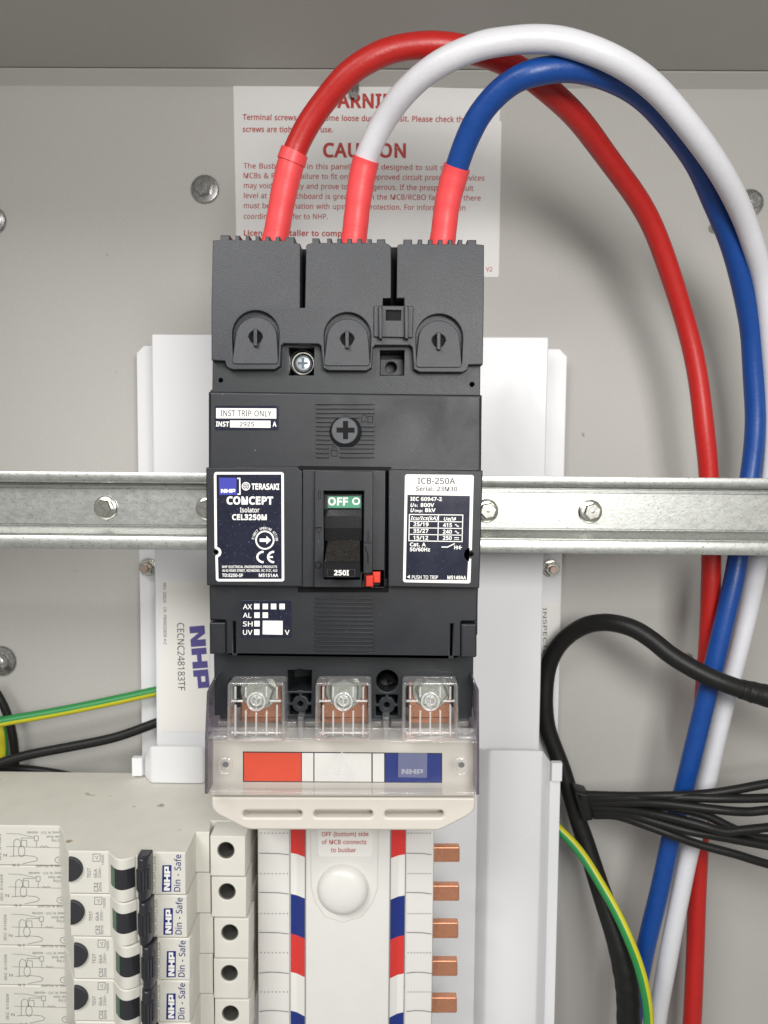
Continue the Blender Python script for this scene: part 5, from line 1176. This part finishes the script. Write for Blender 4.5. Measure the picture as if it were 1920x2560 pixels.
# printing
ym = 315.9
b = MB(); fill(b, zmap(ZL, [(1295, 840), (1368, 838), (1366, 1050), (1291, 1052)]), ym); lg = build('logo_block', b, M_BLUEINK, mod)
b = MB(); block_logo(b, ZL(1355, 1042), ZL(1358, 850), 15, ym - 0.07); build('logo_lettering', b, M_INK, lg)
b = MB(); text(b, 'Din - Safe', ZL(1437, 1050), ZL(1444, 755), 15.5, ym, 0.008); build('series_lettering', b, M_BLUEINK, mod)
b = MB()
text(b, 'DSRCBH3230A', ZL(1242, 1060), ZL(1243, 765), 7.5, ym); text(b, 'TEST', ZL(722, 942), ZL(722, 860), 8, ym)
text(b, '6kA', ZL(775, 938), ZL(775, 868), 8.5, ym); text(b, 'C32', ZL(780, 1050), ZL(780, 978), 9.5, ym, 0.008); text(b, '30mA', ZL(810, 1052), ZL(810, 975), 7.5, ym); text(b, '230V~', ZL(806, 940), ZL(806, 850), 6.5, ym); text(b, '10000', ZL(828, 838), ZL(828, 758), 6, ym)
ribbon(b, zmap(ZL, [(742, 750), (800, 750), (796, 808), (740, 808)]), 1.2, ym, True); ribbon(b, zmap(ZL, [(758, 765), (775, 795), (775, 768), (785, 768)]), 1.0, ym)
build('small_print', b, M_GREYINK, mod)
b = MB(); yw = 337.9
def d(pts, w=1.1, cl=False): ribbon(b, zmap(ZL, pts), w, yw, cl)
text(b, 'NHP Elect Eng', ZL(560, 634), ZL(412, 634), 6.2, yw); text(b, '43-67 River Street', ZL(545, 603), ZL(370, 603), 6.2, yw); text(b, 'Richmond, Vic 3121 - Australia', ZL(520, 570), ZL(215, 570), 6.2, yw)
text(b, 'MADE IN POLAND', ZL(505, 835), ZL(285, 835), 6.2, yw); text(b, 'IEC 61009', ZL(8, 800), ZL(8, 590), 6.5, yw)
d([(108, 770), (110, 650), (130, 628), (160, 640), (165, 690)]); d([(168, 690), (172, 622), (270, 622)]); d([(275, 605), (306, 607), (304, 645), (273, 643)], 1.1, True); d([(290, 645), (290, 695)]); d([(50, 690), (540, 702)], 0.9)
d([(172 + 26 * math.cos(R(a)), 728 + 45 * math.sin(R(a))) for a in range(0, 360, 24)], 1.1, True); d([(175, 640), (212, 642), (214, 695)])
d([(75, 768), (200, 762), (270, 768), (300, 785), (290, 805), (240, 815), (180, 828)]); d([(50, 586), (150, 590), (270, 615)], 0.9); d([(320, 696), (335, 684), (352, 696), (368, 684), (385, 696)], 1.0)
text(b, 'N', ZL(28, 770), ZL(55, 770), 7, yw); text(b, '2 N', ZL(155, 828), ZL(100, 828), 6.5, yw)
d([(475 + 36 * math.cos(R(a)), 797 + 25 * math.sin(R(a))) for a in range(0, 360, 20)], 1.2, True); text(b, 'PL', ZL(492, 788), ZL(460, 788), 5.5, yw)
build('wiring_diagram', b, M_GREYINK, mod)
labs = ['second ivory breaker module from the top of the stack', 'third ivory breaker module from the top of the stack', 'fourth ivory breaker module from the top of the stack', 'ivory breaker module cut by the bottom picture edge']
for k, dx in enumerate((0.4, 1.5, 1.2, 1.6)):
    c = copy_tree(mod); c.location = mod.location + Vector((dx, 0, -PITCH * (k + 1))) / 1000; c['label'] = labs[k]
